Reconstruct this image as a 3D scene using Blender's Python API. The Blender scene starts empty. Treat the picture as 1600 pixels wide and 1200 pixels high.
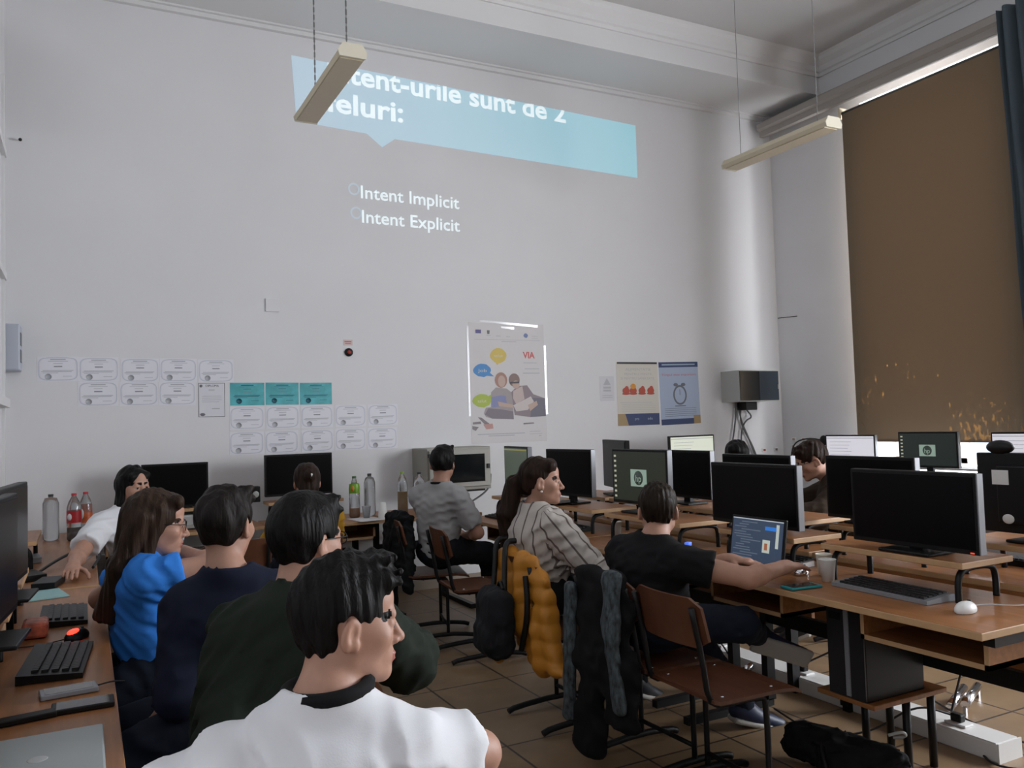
import bpy, bmesh, math, random
import numpy as np
from mathutils import Vector, Matrix
random.seed(4)
S = bpy.context.scene
COL = S.collection
PI = math.pi

# ------------------------------------------------------------------ camera, sky, daylight, exposure
cam = bpy.data.cameras.new('camera'); co = bpy.data.objects.new('camera', cam); COL.objects.link(co)
YAW, PITCH, ROLL = math.radians(27.4), math.radians(2.68), math.radians(1.75)
fw = Vector((math.sin(YAW)*math.cos(PITCH), math.cos(YAW)*math.cos(PITCH), math.sin(PITCH)))
r0 = fw.cross(Vector((0, 0, 1))).normalized(); u0 = r0.cross(fw)
rr = r0*math.cos(ROLL) - u0*math.sin(ROLL); uu = rr.cross(fw)
co.matrix_world = Matrix(((rr.x, uu.x, -fw.x, 0), (rr.y, uu.y, -fw.y, 0), (rr.z, uu.z, -fw.z, 1.45), (0, 0, 0, 1)))
cam.sensor_width = 36; cam.lens = 36*1294/1600; cam.clip_start = .05
S.camera = co
w = bpy.data.worlds.new('sky'); S.world = w; w.use_nodes = True
w.node_tree.nodes['Background'].inputs[0].default_value = (.70, .85, 1, 1)
w.node_tree.nodes['Background'].inputs[1].default_value = 3.2
def window_light(name, loc, sy, sz, power, color=(.93, .95, 1)):
    L = bpy.data.lights.new(name, 'AREA'); L.shape = 'RECTANGLE'; L.size = sz; L.size_y = sy
    L.energy = power; L.color = color
    o = bpy.data.objects.new(name, L); COL.objects.link(o); o.location = loc
    o.rotation_euler = (0, PI/2, 0)      # shines along -X, into the room
    return o
window_light('daylight', (7.2, 1.0, 2.2), 1.8, 2.3, 540)
window_light('daylight', (7.2, -2.0, 2.2), 1.8, 2.3, 110)
window_light('daylight', (7.3, 5.0, 2.75), 1.4, 3.3, 520)
S.view_settings.view_transform = 'Standard'; S.view_settings.look = 'None'
S.view_settings.gamma = 1; S.view_settings.exposure = -0.43; S.view_settings.use_curve_mapping = False
S.cycles.use_denoising = True
S.cycles.max_bounces = 8

# ------------------------------------------------------------------ materials
def lin(c):
    return tuple((v/255/12.92 if v/255 <= .04045 else ((v/255+.055)/1.055)**2.4) for v in c)
MATS = {}
def mat(name, rgb, rough=.6, metal=0, noise=0, nscale=8, bump=0, bscale=60, spec=.5, trans=0, alpha=1, emit=None, estr=0, stretch=None):
    """rgb is the surface colour in 0..1 linear. noise: share of colour variation, bump: height of a fine noise relief."""
    if name in MATS: return MATS[name]
    m = bpy.data.materials.new(name); m.use_nodes = True; nt = m.node_tree
    b = nt.nodes['Principled BSDF']
    b.inputs['Base Color'].default_value = (*rgb, 1); b.inputs['Roughness'].default_value = rough
    b.inputs['Metallic'].default_value = metal; b.inputs['Specular IOR Level'].default_value = spec
    b.inputs['Transmission Weight'].default_value = trans; b.inputs['Alpha'].default_value = alpha
    if emit: b.inputs['Emission Color'].default_value = (*emit, 1); b.inputs['Emission Strength'].default_value = estr
    if noise or bump:
        tc = nt.nodes.new('ShaderNodeTexCoord'); mp = nt.nodes.new('ShaderNodeMapping')
        nt.links.new(tc.outputs['Object'], mp.inputs[0])
        if stretch: mp.inputs['Scale'].default_value = stretch
    if noise:
        n = nt.nodes.new('ShaderNodeTexNoise'); n.inputs['Scale'].default_value = nscale; n.inputs['Detail'].default_value = 5
        nt.links.new(mp.outputs[0], n.inputs[0])
        r = nt.nodes.new('ShaderNodeValToRGB'); nt.links.new(n.outputs[0], r.inputs[0])
        r.color_ramp.elements[0].position = .3; r.color_ramp.elements[1].position = .7
        r.color_ramp.elements[0].color = (*[v*(1-noise) for v in rgb], 1); r.color_ramp.elements[1].color = (*[min(1, v*(1+noise)) for v in rgb], 1)
        nt.links.new(r.outputs[0], b.inputs['Base Color'])
    if bump:
        n2 = nt.nodes.new('ShaderNodeTexNoise'); n2.inputs['Scale'].default_value = bscale; n2.inputs['Detail'].default_value = 4
        nt.links.new(mp.outputs[0], n2.inputs[0])
        bp = nt.nodes.new('ShaderNodeBump'); bp.inputs['Strength'].default_value = bump; bp.inputs['Distance'].default_value = .01
        nt.links.new(n2.outputs[0], bp.inputs['Height']); nt.links.new(bp.outputs[0], b.inputs['Normal'])
    MATS[name] = m
    return m
def paper(name, rgb): return mat(name, rgb, .55)
WALL = mat('wall_paint', (.70, .70, .71), .75, noise=.02, nscale=1.3, bump=.03, bscale=30)
WALLR = mat('wall_paint_window_side', (.70, .70, .71), .75, noise=.03, nscale=1.3)
CEIL = mat('ceiling_paint', (.62, .62, .62), .8, noise=.03, nscale=1)
PLAST = mat('plaster_trim', (.70, .70, .70), .7)
WOOD = mat('desk_wood', (.295, .122, .042), .38, noise=.22, nscale=5, bump=.02, stretch=(8, .8, 8))
WOODE = mat('desk_edge', (.50, .31, .16), .5, noise=.1, nscale=9)
PLY = mat('chair_ply', (.10, .036, .017), .35, noise=.2, nscale=6, stretch=(6, 1, 1))
BLK = mat('black_plastic', (.006, .006, .0065), .45, spec=.3)
BLKM = mat('black_metal', (.008, .008, .009), .45, spec=.3)
SCR = mat('screen_off', (.002, .002, .0025), .35, spec=.15)
SILV = mat('silver_plastic', (.26, .27, .29), .4, metal=.2)
CHROME = mat('chrome', (.7, .7, .72), .15, metal=1)
WHITEP = mat('white_plastic', (.78, .78, .76), .45)
BEIGE = mat('beige_metal', (.42, .40, .34), .5)
CREAM = mat('cream_enamel', (.62, .55, .40), .5)
GREYM = mat('grey_metal', (.36, .37, .35), .5)
DGLASS = mat('dark_glass', (.008, .01, .011), .08)
INK = paper('ink', (.16, .16, .18)); INKL = paper('ink_light', (.42, .43, .46)); INKD = paper('ink_dark', (.02, .02, .025))
CABLE = mat('cable_rubber', (.02, .02, .022), .5)
SKIN = mat('skin', (.42, .225, .155), .55, noise=.06, nscale=30, bump=.04, bscale=220)
SKINT = mat('skin_tan', (.38, .19, .12), .5, noise=.06, nscale=30)
LIP = mat('lips', (.36, .13, .10), .45)
EYEW = mat('eye_white', (.26, .22, .20), .5); IRIS = mat('iris', (.02, .012, .008), .15)
def hairmat(name, rgb): return mat(name, rgb, .5, noise=.5, nscale=40, bump=.6, bscale=90, stretch=(1, 1, .12), spec=.12)
HAIRB = hairmat('hair_black', (.006, .0055, .0055)); HAIRD = hairmat('hair_dark_brown', (.022, .012, .008)); HAIRBR = hairmat('hair_brown', (.032, .018, .011)); HAIRS = hairmat('hair_short_brown', (.018, .012, .008))

# ------------------------------------------------------------------ mesh helpers
class MB:
    def __init__(s): s.bm = bmesh.new(); s.mi = 0
    def box(s, c, d, rot=None, bev=0, mi=0):
        r = bmesh.ops.create_cube(s.bm, size=1)
        vs = r['verts']
        M = Matrix.Translation(c) @ (rot.to_4x4() if rot is not None else Matrix()) @ Matrix.Diagonal((*d, 1))
        bmesh.ops.transform(s.bm, matrix=M, verts=vs)
        fs = list({f for v in vs for f in v.link_faces})
        for f in fs: f.material_index = mi
        if bev:
            es = list({e for f in fs for e in f.edges})
            rb = bmesh.ops.bevel(s.bm, geom=es, offset=bev, segments=2, affect='EDGES', profile=.5)
            for f in rb['faces']: f.material_index = mi
        return s
    def b(s, x0, x1, y0, y1, z0, z1, bev=0, mi=0):
        return s.box(((x0+x1)/2, (y0+y1)/2, (z0+z1)/2), (abs(x1-x0), abs(y1-y0), abs(z1-z0)), None, bev, mi)
    def tube(s, pts, r, n=8, mi=0, smooth=0, cap=True):
        P = [Vector(p) for p in pts]
        for _ in range(smooth):                       # Chaikin corner cutting
            Q = [P[0]]
            for a, b_ in zip(P[:-1], P[1:]): Q += [a.lerp(b_, .25), a.lerp(b_, .75)]
            P = Q+[P[-1]]
        R = r if isinstance(r, (list, tuple)) else [r]*len(P)
        if len(R) != len(P): R = list(np.interp(np.linspace(0, 1, len(P)), np.linspace(0, 1, len(R)), R))
        rings = []; nrm = None
        for i, p in enumerate(P):
            t = (P[min(i+1, len(P)-1)]-P[max(i-1, 0)]).normalized()
            if nrm is None: nrm = t.orthogonal().normalized()
            nrm = (nrm - t*nrm.dot(t)).normalized(); bi = t.cross(nrm)
            rings.append([s.bm.verts.new(p+(nrm*math.cos(2*PI*k/n)+bi*math.sin(2*PI*k/n))*R[i]) for k in range(n)])
        for a, b_ in zip(rings[:-1], rings[1:]):
            for k in range(n):
                f = s.bm.faces.new((a[k], a[(k+1) % n], b_[(k+1) % n], b_[k])); f.material_index = mi; f.smooth = True
        if cap:
            for rg in (list(reversed(rings[0])), rings[-1]):
                f = s.bm.faces.new(rg); f.material_index = mi
        return s
    def lathe(s, prof, c=(0, 0, 0), n=20, mi=0):
        c = Vector(c); rings = []
        for (r, z) in prof:
            rings.append([s.bm.verts.new(c+Vector((r*math.cos(2*PI*k/n), r*math.sin(2*PI*k/n), z))) for k in range(n)] if r > 1e-5 else [s.bm.verts.new(c+Vector((0, 0, z)))])
        for a, b_ in zip(rings[:-1], rings[1:]):
            for k in range(n):
                if len(a) == 1 and len(b_) == 1: continue
                if len(a) == 1: v = (a[0], b_[(k+1) % n], b_[k])
                elif len(b_) == 1: v = (a[k], a[(k+1) % n], b_[0])
                else: v = (a[k], a[(k+1) % n], b_[(k+1) % n], b_[k])
                f = s.bm.faces.new(v); f.material_index = mi; f.smooth = True
        return s
    def prism(s, pts, axis, a, b_, mi=0):
        """polygon of 2-D points swept along 'x', 'y' or 'z' from a to b_"""
        def P(p, t): return {'x': (t, p[0], p[1]), 'y': (p[0], t, p[1]), 'z': (p[0], p[1], t)}[axis]
        A = [s.bm.verts.new(P(p, a)) for p in pts]; B = [s.bm.verts.new(P(p, b_)) for p in pts]
        fs = [s.bm.faces.new(A), s.bm.faces.new(list(reversed(B)))]
        for k in range(len(pts)):
            fs.append(s.bm.faces.new((A[k], B[k], B[(k+1) % len(pts)], A[(k+1) % len(pts)])))
        for f in fs: f.material_index = mi
        return s
    def ball(s, c, r, mi=0, u=14, v=10):
        d = (r, r, r) if not isinstance(r, (tuple, list)) else r
        q = bmesh.ops.create_uvsphere(s.bm, u_segments=u, v_segments=v, radius=1)
        bmesh.ops.transform(s.bm, matrix=Matrix.Translation(c) @ Matrix.Diagonal((*d, 1)), verts=q['verts'])
        for f in {f for vv in q['verts'] for f in vv.link_faces}: f.material_index = mi; f.smooth = True
        return s
    def build(s, name, m, parent=None, loc=None, rz=None, rot=None):
        bmesh.ops.recalc_face_normals(s.bm, faces=s.bm.faces)
        me = bpy.data.meshes.new(name); s.bm.to_mesh(me); s.bm.free()
        for q in (m if isinstance(m, (list, tuple)) else [m]): me.materials.append(q)
        o = bpy.data.objects.new(name, me); COL.objects.link(o)
        if parent: o.parent = parent
        if loc: o.location = loc
        if rz is not None: o.rotation_euler = (0, 0, rz)
        if rot is not None: o.rotation_euler = rot
        return o
def tag(o, label=None, cat=None, group=None, kind=None):
    if label: o['label'] = label
    if cat: o['category'] = cat
    if group: o['group'] = group
    if kind: o['kind'] = kind
    return o
def thing(name, label, cat, loc=(0, 0, 0), rz=0, group=None):
    o = bpy.data.objects.new(name, None); COL.objects.link(o); o.empty_display_size = .05
    o.location = loc; o.rotation_euler = (0, 0, rz)
    return tag(o, label, cat, group)
def dup(root, loc, rz, label, group=None, skip=()):
    r = root.copy(); COL.objects.link(r); r.location = loc; r.rotation_euler = (0, 0, rz); r['label'] = label
    if group: r['group'] = group
    for ch in list(root.children):
        if ch.name.split('.')[0] in skip: continue
        c = ch.copy(); COL.objects.link(c); c.parent = r
        for g in list(ch.children):
            d = g.copy(); COL.objects.link(d); d.parent = c
    return r
def struct(mb, name, m): return tag(mb.build(name, m), kind='structure')
def text_mesh(body, size=1, offset=0):
    cu = bpy.data.curves.new('t', 'FONT'); cu.body = body; cu.size = size; cu.offset = offset; cu.resolution_u = 3
    o = bpy.data.objects.new('t', cu); COL.objects.link(o)
    dg = bpy.context.evaluated_depsgraph_get(); me = bpy.data.meshes.new_from_object(o.evaluated_get(dg))
    bpy.data.objects.remove(o); bpy.data.curves.remove(cu)
    return me
def text(name, body, x0, x1, z0, h, m, parent, y=0, offset=0, clip=None, slope=0):
    """lettering in the local XZ plane facing -Y: x0..x1 wide, capital height h above z0"""
    me = text_mesh(body, 1, offset)
    n = len(me.vertices); a = np.empty(n*3, np.float32); me.vertices.foreach_get('co', a); a = a.reshape(-1, 3)
    cap = .73
    xs = (a[:, 0]-a[:, 0].min())/max(1e-6, a[:, 0].max()-a[:, 0].min())*(x1-x0)
    b = np.stack([x0+xs, np.full(n, y), z0+a[:, 1]/cap*h+xs*slope], 1).astype(np.float32)
    me.vertices.foreach_set('co', b.ravel()); me.update()
    if clip:
        bm = bmesh.new(); bm.from_mesh(me)
        bmesh.ops.bisect_plane(bm, geom=list(bm.verts)+list(bm.edges)+list(bm.faces), plane_co=clip[0], plane_no=clip[1], clear_outer=True)
        bm.to_mesh(me); bm.free()
    me.materials.append(m); me.name = name
    o = bpy.data.objects.new(name, me); COL.objects.link(o); o.parent = parent
    return o

# ------------------------------------------------------------------ figures: distance fields meshed with surface nets
def arr(v): return np.array(v, float)
def unit(v): v = arr(v); return v/np.linalg.norm(v)
class Pr:
    __slots__ = ('f', 'lo', 'hi', 'op', 'k', 'm')
    def __init__(s, f, lo, hi, op, k, m): s.f = f; s.lo = lo; s.hi = hi; s.op = op; s.k = k; s.m = m
def rc(a, b, r1, r2=None, k=.02, op='+', m=0):
    a = arr(a); b = arr(b); r2 = r1 if r2 is None else r2; ba = b-a; L = max(ba @ ba, 1e-9)
    def f(x, y, z):
        px, py, pz = x-a[0], y-a[1], z-a[2]
        t = np.clip((px*ba[0]+py*ba[1]+pz*ba[2])/L, 0, 1)
        return np.sqrt((px-t*ba[0])**2+(py-t*ba[1])**2+(pz-t*ba[2])**2)-(r1+(r2-r1)*t)
    R = max(r1, r2)
    return Pr(f, np.minimum(a, b)-R, np.maximum(a, b)+R, op, k, m)
def erc(a, b, r1, r2, lat, st, k=.03, op='+', m=0):
    """round cone stretched by st along the unit vector lat"""
    a = arr(a); b = arr(b); lat = unit(lat); q = 1/st-1
    def sq(v): return v+lat*(v @ lat)*q
    ba = sq(b-a); L = max(ba @ ba, 1e-9)
    def f(x, y, z):
        px, py, pz = x-a[0], y-a[1], z-a[2]
        l = (px*lat[0]+py*lat[1]+pz*lat[2])*q
        px, py, pz = px+l*lat[0], py+l*lat[1], pz+l*lat[2]
        t = np.clip((px*ba[0]+py*ba[1]+pz*ba[2])/L, 0, 1)
        return np.sqrt((px-t*ba[0])**2+(py-t*ba[1])**2+(pz-t*ba[2])**2)-(r1+(r2-r1)*t)
    R = max(r1, r2)*st
    return Pr(f, np.minimum(a, b)-R, np.maximum(a, b)+R, op, k, m)
def ell(c, r, R=None, k=.02, op='+', m=0):
    c = arr(c); r = arr(r); R = np.eye(3) if R is None else R
    def f(x, y, z):
        px, py, pz = x-c[0], y-c[1], z-c[2]
        qx = px*R[0, 0]+py*R[1, 0]+pz*R[2, 0]; qy = px*R[0, 1]+py*R[1, 1]+pz*R[2, 1]; qz = px*R[0, 2]+py*R[1, 2]+pz*R[2, 2]
        k0 = np.sqrt((qx/r[0])**2+(qy/r[1])**2+(qz/r[2])**2)+1e-9
        k1 = np.sqrt((qx/r[0]**2)**2+(qy/r[1]**2)**2+(qz/r[2]**2)**2)+1e-9
        return k0*(k0-1)/k1
    return Pr(f, c-r.max(), c+r.max(), op, k, m)
def rbox(c, h, rad, R=None, k=.015, op='+', m=0):
    c = arr(c); h = arr(h); R = np.eye(3) if R is None else R
    def f(x, y, z):
        px, py, pz = x-c[0], y-c[1], z-c[2]
        qx = np.abs(px*R[0, 0]+py*R[1, 0]+pz*R[2, 0])-h[0]+rad; qy = np.abs(px*R[0, 1]+py*R[1, 1]+pz*R[2, 1])-h[1]+rad; qz = np.abs(px*R[0, 2]+py*R[1, 2]+pz*R[2, 2])-h[2]+rad
        return np.sqrt(np.maximum(qx, 0)**2+np.maximum(qy, 0)**2+np.maximum(qz, 0)**2)+np.minimum(np.maximum(np.maximum(qx, qy), qz), 0)-rad
    d = np.linalg.norm(h)
    return Pr(f, c-d, c+d, op, k, m)
def half(p, n, k=.006):
    """cuts away everything on the side n points to"""
    p = arr(p); n = unit(n)
    def f(x, y, z): return -((x-p[0])*n[0]+(y-p[1])*n[1]+(z-p[2])*n[2])
    return Pr(f, arr((-1e9,)*3), arr((1e9,)*3), '-', k, 0)
def grid_eval(prims, lo, hi, h, disp=None):
    lo = arr(lo); n = np.ceil((arr(hi)-lo)/h).astype(int)+1
    ax = [lo[i]+h*np.arange(n[i]) for i in range(3)]
    D = np.full(n, .5, np.float32)
    for p in prims:
        mg = p.k+3*h+.01
        i0 = np.clip(np.floor((p.lo-mg-lo)/h), 0, n).astype(int); i1 = np.clip(np.ceil((p.hi+mg-lo)/h)+1, 0, n).astype(int)
        if (i1 <= i0).any(): continue
        sl = tuple(slice(a, b) for a, b in zip(i0, i1))
        X = ax[0][sl[0]][:, None, None]; Y = ax[1][sl[1]][None, :, None]; Z = ax[2][sl[2]][None, None, :]
        d = np.broadcast_to(p.f(X, Y, Z), D[sl].shape); a = D[sl]; k = p.k
        if p.op == '+':
            hh = np.clip(.5+.5*(a-d)/k, 0, 1); D[sl] = a+(d-a)*hh-k*hh*(1-hh)
        else:
            hh = np.clip(.5-.5*(a+d)/k, 0, 1); D[sl] = a+(-d-a)*hh+k*hh*(1-hh)
    if disp is not None:
        D += disp(ax[0][:, None, None], ax[1][None, :, None], ax[2][None, None, :]).astype(np.float32)
    return D
CORN = [(i, j, k) for i in (0, 1) for j in (0, 1) for k in (0, 1)]
EDG = [(a, b) for a in range(8) for b in range(a+1, 8) if sum(abs(CORN[a][t]-CORN[b][t]) for t in range(3)) == 1]
def snet(D, lo, h):
    ins = D < 0; nx, ny, nz = D.shape
    cnt = np.zeros((nx-1, ny-1, nz-1), np.int8)
    for (i, j, k) in CORN: cnt += ins[i:nx-1+i, j:ny-1+j, k:nz-1+k]
    act = np.argwhere((cnt > 0) & (cnt < 8))
    if len(act) == 0: return np.zeros((0, 3)), np.zeros((0, 4), int)
    vals = np.stack([D[act[:, 0]+i, act[:, 1]+j, act[:, 2]+k] for (i, j, k) in CORN], 1)
    acc = np.zeros((len(act), 3)); c = np.zeros(len(act))
    for a, b in EDG:
        va, vb = vals[:, a], vals[:, b]; cr = (va < 0) != (vb < 0)
        t = np.where(cr, va/np.where(cr, va-vb, 1), 0)
        pa, pb = arr(CORN[a]), arr(CORN[b])
        acc += np.where(cr[:, None], pa+(pb-pa)*t[:, None], 0); c += cr
    V = arr(lo)+(act+acc/c[:, None])*h
    idm = np.full(cnt.shape, -1, np.int32); idm[act[:, 0], act[:, 1], act[:, 2]] = np.arange(len(act))
    F = []
    for axi in range(3):
        o1, o2 = [(1, 2), (2, 0), (0, 1)][axi]
        s0 = [slice(0, None)]*3; s1 = [slice(0, None)]*3
        s0[axi] = slice(0, D.shape[axi]-1); s1[axi] = slice(1, D.shape[axi])
        a, b = ins[tuple(s0)], ins[tuple(s1)]
        E = np.argwhere(a != b)
        E = E[(E[:, o1] > 0) & (E[:, o2] > 0) & (E[:, o1] < D.shape[o1]-1) & (E[:, o2] < D.shape[o2]-1)]
        if len(E) == 0: continue
        sgn = a[tuple(E.T)]
        d1 = np.zeros(3, int); d1[o1] = 1; d2 = np.zeros(3, int); d2[o2] = 1
        q = np.stack([idm[tuple((E-o).T)] for o in (d1+d2, d2, 0*d1, d1)], 1)
        q[~sgn] = q[~sgn][:, ::-1]
        F.append(q)
    F = np.concatenate(F); F = F[(F >= 0).all(1)]
    return V, F
def box_of(prims):
    P = [p for p in prims if p.op == '+']
    return np.min([p.lo for p in P], 0)-.02, np.max([p.hi for p in P], 0)+.02
def field_mesh(name, prims, mats, parent, org, h=.01, fine=(), disp=None, attr=None):
    """prims -> one smooth mesh. fine: (lo, hi, cell) boxes meshed with a smaller cell. org: the parent's place."""
    lo, hi = box_of(prims); VV, FF, n = [], [], 0
    jobs = [(lo, hi, h, None)]+[(arr(a), arr(b), c, 1) for a, b, c in fine]
    for a, b, c, own in jobs:
        V, F = snet(grid_eval(prims, a, b, c, disp), a, c)
        if own is None and len(fine):
            keep = np.ones(len(F), bool); ce = V[F].mean(1)
            for a2, b2, c2 in fine:
                keep &= ~((ce > arr(a2)+c2*2).all(1) & (ce < arr(b2)-c2*2).all(1))
            F = F[keep]
        VV.append(V); FF.append(F+n); n += len(V)
    V = np.concatenate(VV); F = np.concatenate(FF)
    used = np.zeros(len(V), bool); used[F.ravel()] = True; ren = np.cumsum(used)-1; V = V[used]; F = ren[F]
    me = bpy.data.meshes.new(name)
    me.vertices.add(len(V)); me.vertices.foreach_set('co', (V-arr(org)).astype(np.float32).ravel())
    me.loops.add(len(F)*4); me.loops.foreach_set('vertex_index', F.astype(np.int32).ravel())
    me.polygons.add(len(F)); me.polygons.foreach_set('loop_start', np.arange(0, len(F)*4, 4, dtype=np.int32))
    me.polygons.foreach_set('loop_total', np.full(len(F), 4, np.int32)); me.polygons.foreach_set('use_smooth', np.ones(len(F), bool))
    for q in mats: me.materials.append(q)
    if len(mats) > 1:
        C = V[F].mean(1); best = np.full(len(C), 1e3); own = np.zeros(len(C), np.int32)
        for p in prims:
            if p.op != '+': continue
            d = p.f(C[:, 0], C[:, 1], C[:, 2])-(.0015 if p.m else 0)
            s = d < best; best[s] = d[s]; own[s] = p.m
        me.polygons.foreach_set('material_index', own)
    if attr is not None:
        at = me.attributes.new('stripe', 'FLOAT', 'POINT'); at.data.foreach_set('value', attr(V).astype(np.float32))
    me.update(calc_edges=True); me.validate()
    o = bpy.data.objects.new(name, me); COL.objects.link(o); o.parent = parent
    return o

# ------------------------------------------------------------------ the room
XL, XR, YF, YB, ZC = -.5, 7.06, 6.97, -4.2, 5.25
def floor_mat():
    m = bpy.data.materials.new('floor_tiles'); m.use_nodes = True; nt = m.node_tree; b = nt.nodes['Principled BSDF']
    tc = nt.nodes.new('ShaderNodeTexCoord'); mp = nt.nodes.new('ShaderNodeMapping'); mp.inputs['Rotation'].default_value = (0, 0, 0); mp.inputs['Location'].default_value = (.12, .2, 0)
    br = nt.nodes.new('ShaderNodeTexBrick'); br.offset = 0; br.inputs['Scale'].default_value = 1
    br.inputs['Brick Width'].default_value = .45; br.inputs['Row Height'].default_value = .45; br.inputs['Mortar Size'].default_value = .006
    br.inputs['Color1'].default_value = (.34, .22, .12, 1); br.inputs['Color2'].default_value = (.30, .195, .105, 1); br.inputs['Mortar'].default_value = (.05, .036, .026, 1)
    nt.links.new(tc.outputs['Object'], mp.inputs[0]); nt.links.new(mp.outputs[0], br.inputs[0])
    n = nt.nodes.new('ShaderNodeTexNoise'); n.inputs['Scale'].default_value = 6; n.inputs['Detail'].default_value = 6
    mx = nt.nodes.new('ShaderNodeMix'); mx.data_type = 'RGBA'; mx.blend_type = 'MULTIPLY'; mx.inputs[0].default_value = .55
    nt.links.new(tc.outputs['Object'], n.inputs[0]); nt.links.new(br.outputs[0], mx.inputs[6]); nt.links.new(n.outputs[0], mx.inputs[7])
    nt.links.new(mx.outputs[2], b.inputs['Base Color']); b.inputs['Roughness'].default_value = .42
    return m
struct(MB().b(XL-.2, XR+.4, YB-.2, YF+.2, -.12, 0), 'floor', floor_mat())
struct(MB().b(XL-.2, XR+.4, YB-.2, YF+.2, ZC, ZC+.15), 'ceiling', CEIL)
struct(MB().b(XL-.2, XR+.4, YF, YF+.2, 0, ZC), 'wall_front', WALL)
struct(MB().b(XL-.2, XL, YB, YF, 0, ZC), 'wall_left', WALL)
struct(MB().b(XL-.2, XR+.4, YB-.2, YB, 0, ZC), 'wall_back', mat('back_wall_darkened', (.22, .21, .2), .8))  # out of view; coloured dark to cut light bounced back into the room
wr = MB(); WIN = ((-2.9, -1.1), (.1, 1.9), (4.25, 5.72)); y = YB
for a, b in WIN:
    wr.b(XR, XR+.4, y, a, 0, ZC); wr.b(XR, XR+.4, a, b, 0, .93); wr.b(XR, XR+.4, a, b, 4.60, ZC); y = b
wr.b(XR, XR+.4, y, YF, 0, ZC)
struct(wr, 'wall_right', WALLR)
for i, (a, b) in enumerate(WIN):
    f = MB()
    for q in (a+.03, (a+b)/2, b-.03): f.b(7.34, 7.4, q-.03, q+.03, .93, 4.60)
    for q in (.96, 3.3, 4.57): f.b(7.34, 7.4, a, b, q-.03, q+.03)
    wn = struct(f, 'window_%d' % (i+1), WHITEP)
    sl = MB().b(6.98, 7.34, a-.03, b+.03, .915, .94).build('sill', WHITEP, wn)
    MB().b(7.365, 7.372, a, b, .93, 4.60).build('pane', mat('window_glass', (1, 1, 1), .0, trans=1), wn)
# beam along the front wall, its mouldings and the cornice of the window wall
bmx = MB().b(XL, XR, 6.22, YF, 4.86, ZC)
struct(bmx, 'trim_1', PLAST)
def cornice_profile(): return [(0, 0), (0, -.19), (-.02, -.19), (-.03, -.16), (-.05, -.15), (-.055, -.10), (-.10, -.05), (-.11, -.02), (-.13, 0)]
c1 = MB().prism([(6.22+p[0], ZC+p[1]) for p in cornice_profile()], 'x', XL, XR)
c1.b(XL, XR, 6.20, 6.225, 4.86, 4.90); c1.b(XL, XR, 6.93, YF, 4.81, 4.86); c1.b(XL, XR, 6.90, YF, 4.845, 4.862)
struct(c1, 'trim_2', PLAST)
c2 = MB().prism([(XR+p[0], ZC+p[1]) for p in cornice_profile()], 'y', YB, 6.22)
struct(c2, 'trim_3', PLAST)
# curtain rail over the window, in brownish plaster colour
rl = MB().prism([(XR, 4.80), (6.90, 4.80), (6.88, 4.76), (6.80, 4.74), (6.80, 4.68), (6.84, 4.66), (6.84, 4.60), (6.90, 4.60), (6.90, 4.72), (XR, 4.72)], 'y', 1.9, 6.9)
cr = rl.build('curtain_rail', mat('rail_paint', (.36, .33, .30), .6)); tag(cr, 'long brownish curtain rail box running above the brown blind', 'curtain rail')
# left edge of the picture: white shutter frame on the left wall
lf = MB()
for z in (2.55, 3.42): lf.b(XL, XL+.03, 4.6, 6.72, z, z+.05)
lf.b(XL, XL+.02, 6.66, 6.72, .9, 4.0); lf.b(XL, XL+.05, 5.9, 6.70, 1.66, 1.72)
struct(lf, 'trim_4', PLAST)
tag(MB().b(XL, 2.6, 6.94, YF, .50, .56).b(3.2, 6.4, 6.94, YF, .50, .56).build('trim_5', WHITEP), kind='structure')
tag(MB().b(XL, XR, 6.955, YF, 0, .09).build('baseboard_front', mat('baseboard', (.3, .25, .2), .5)), kind='structure')

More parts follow.
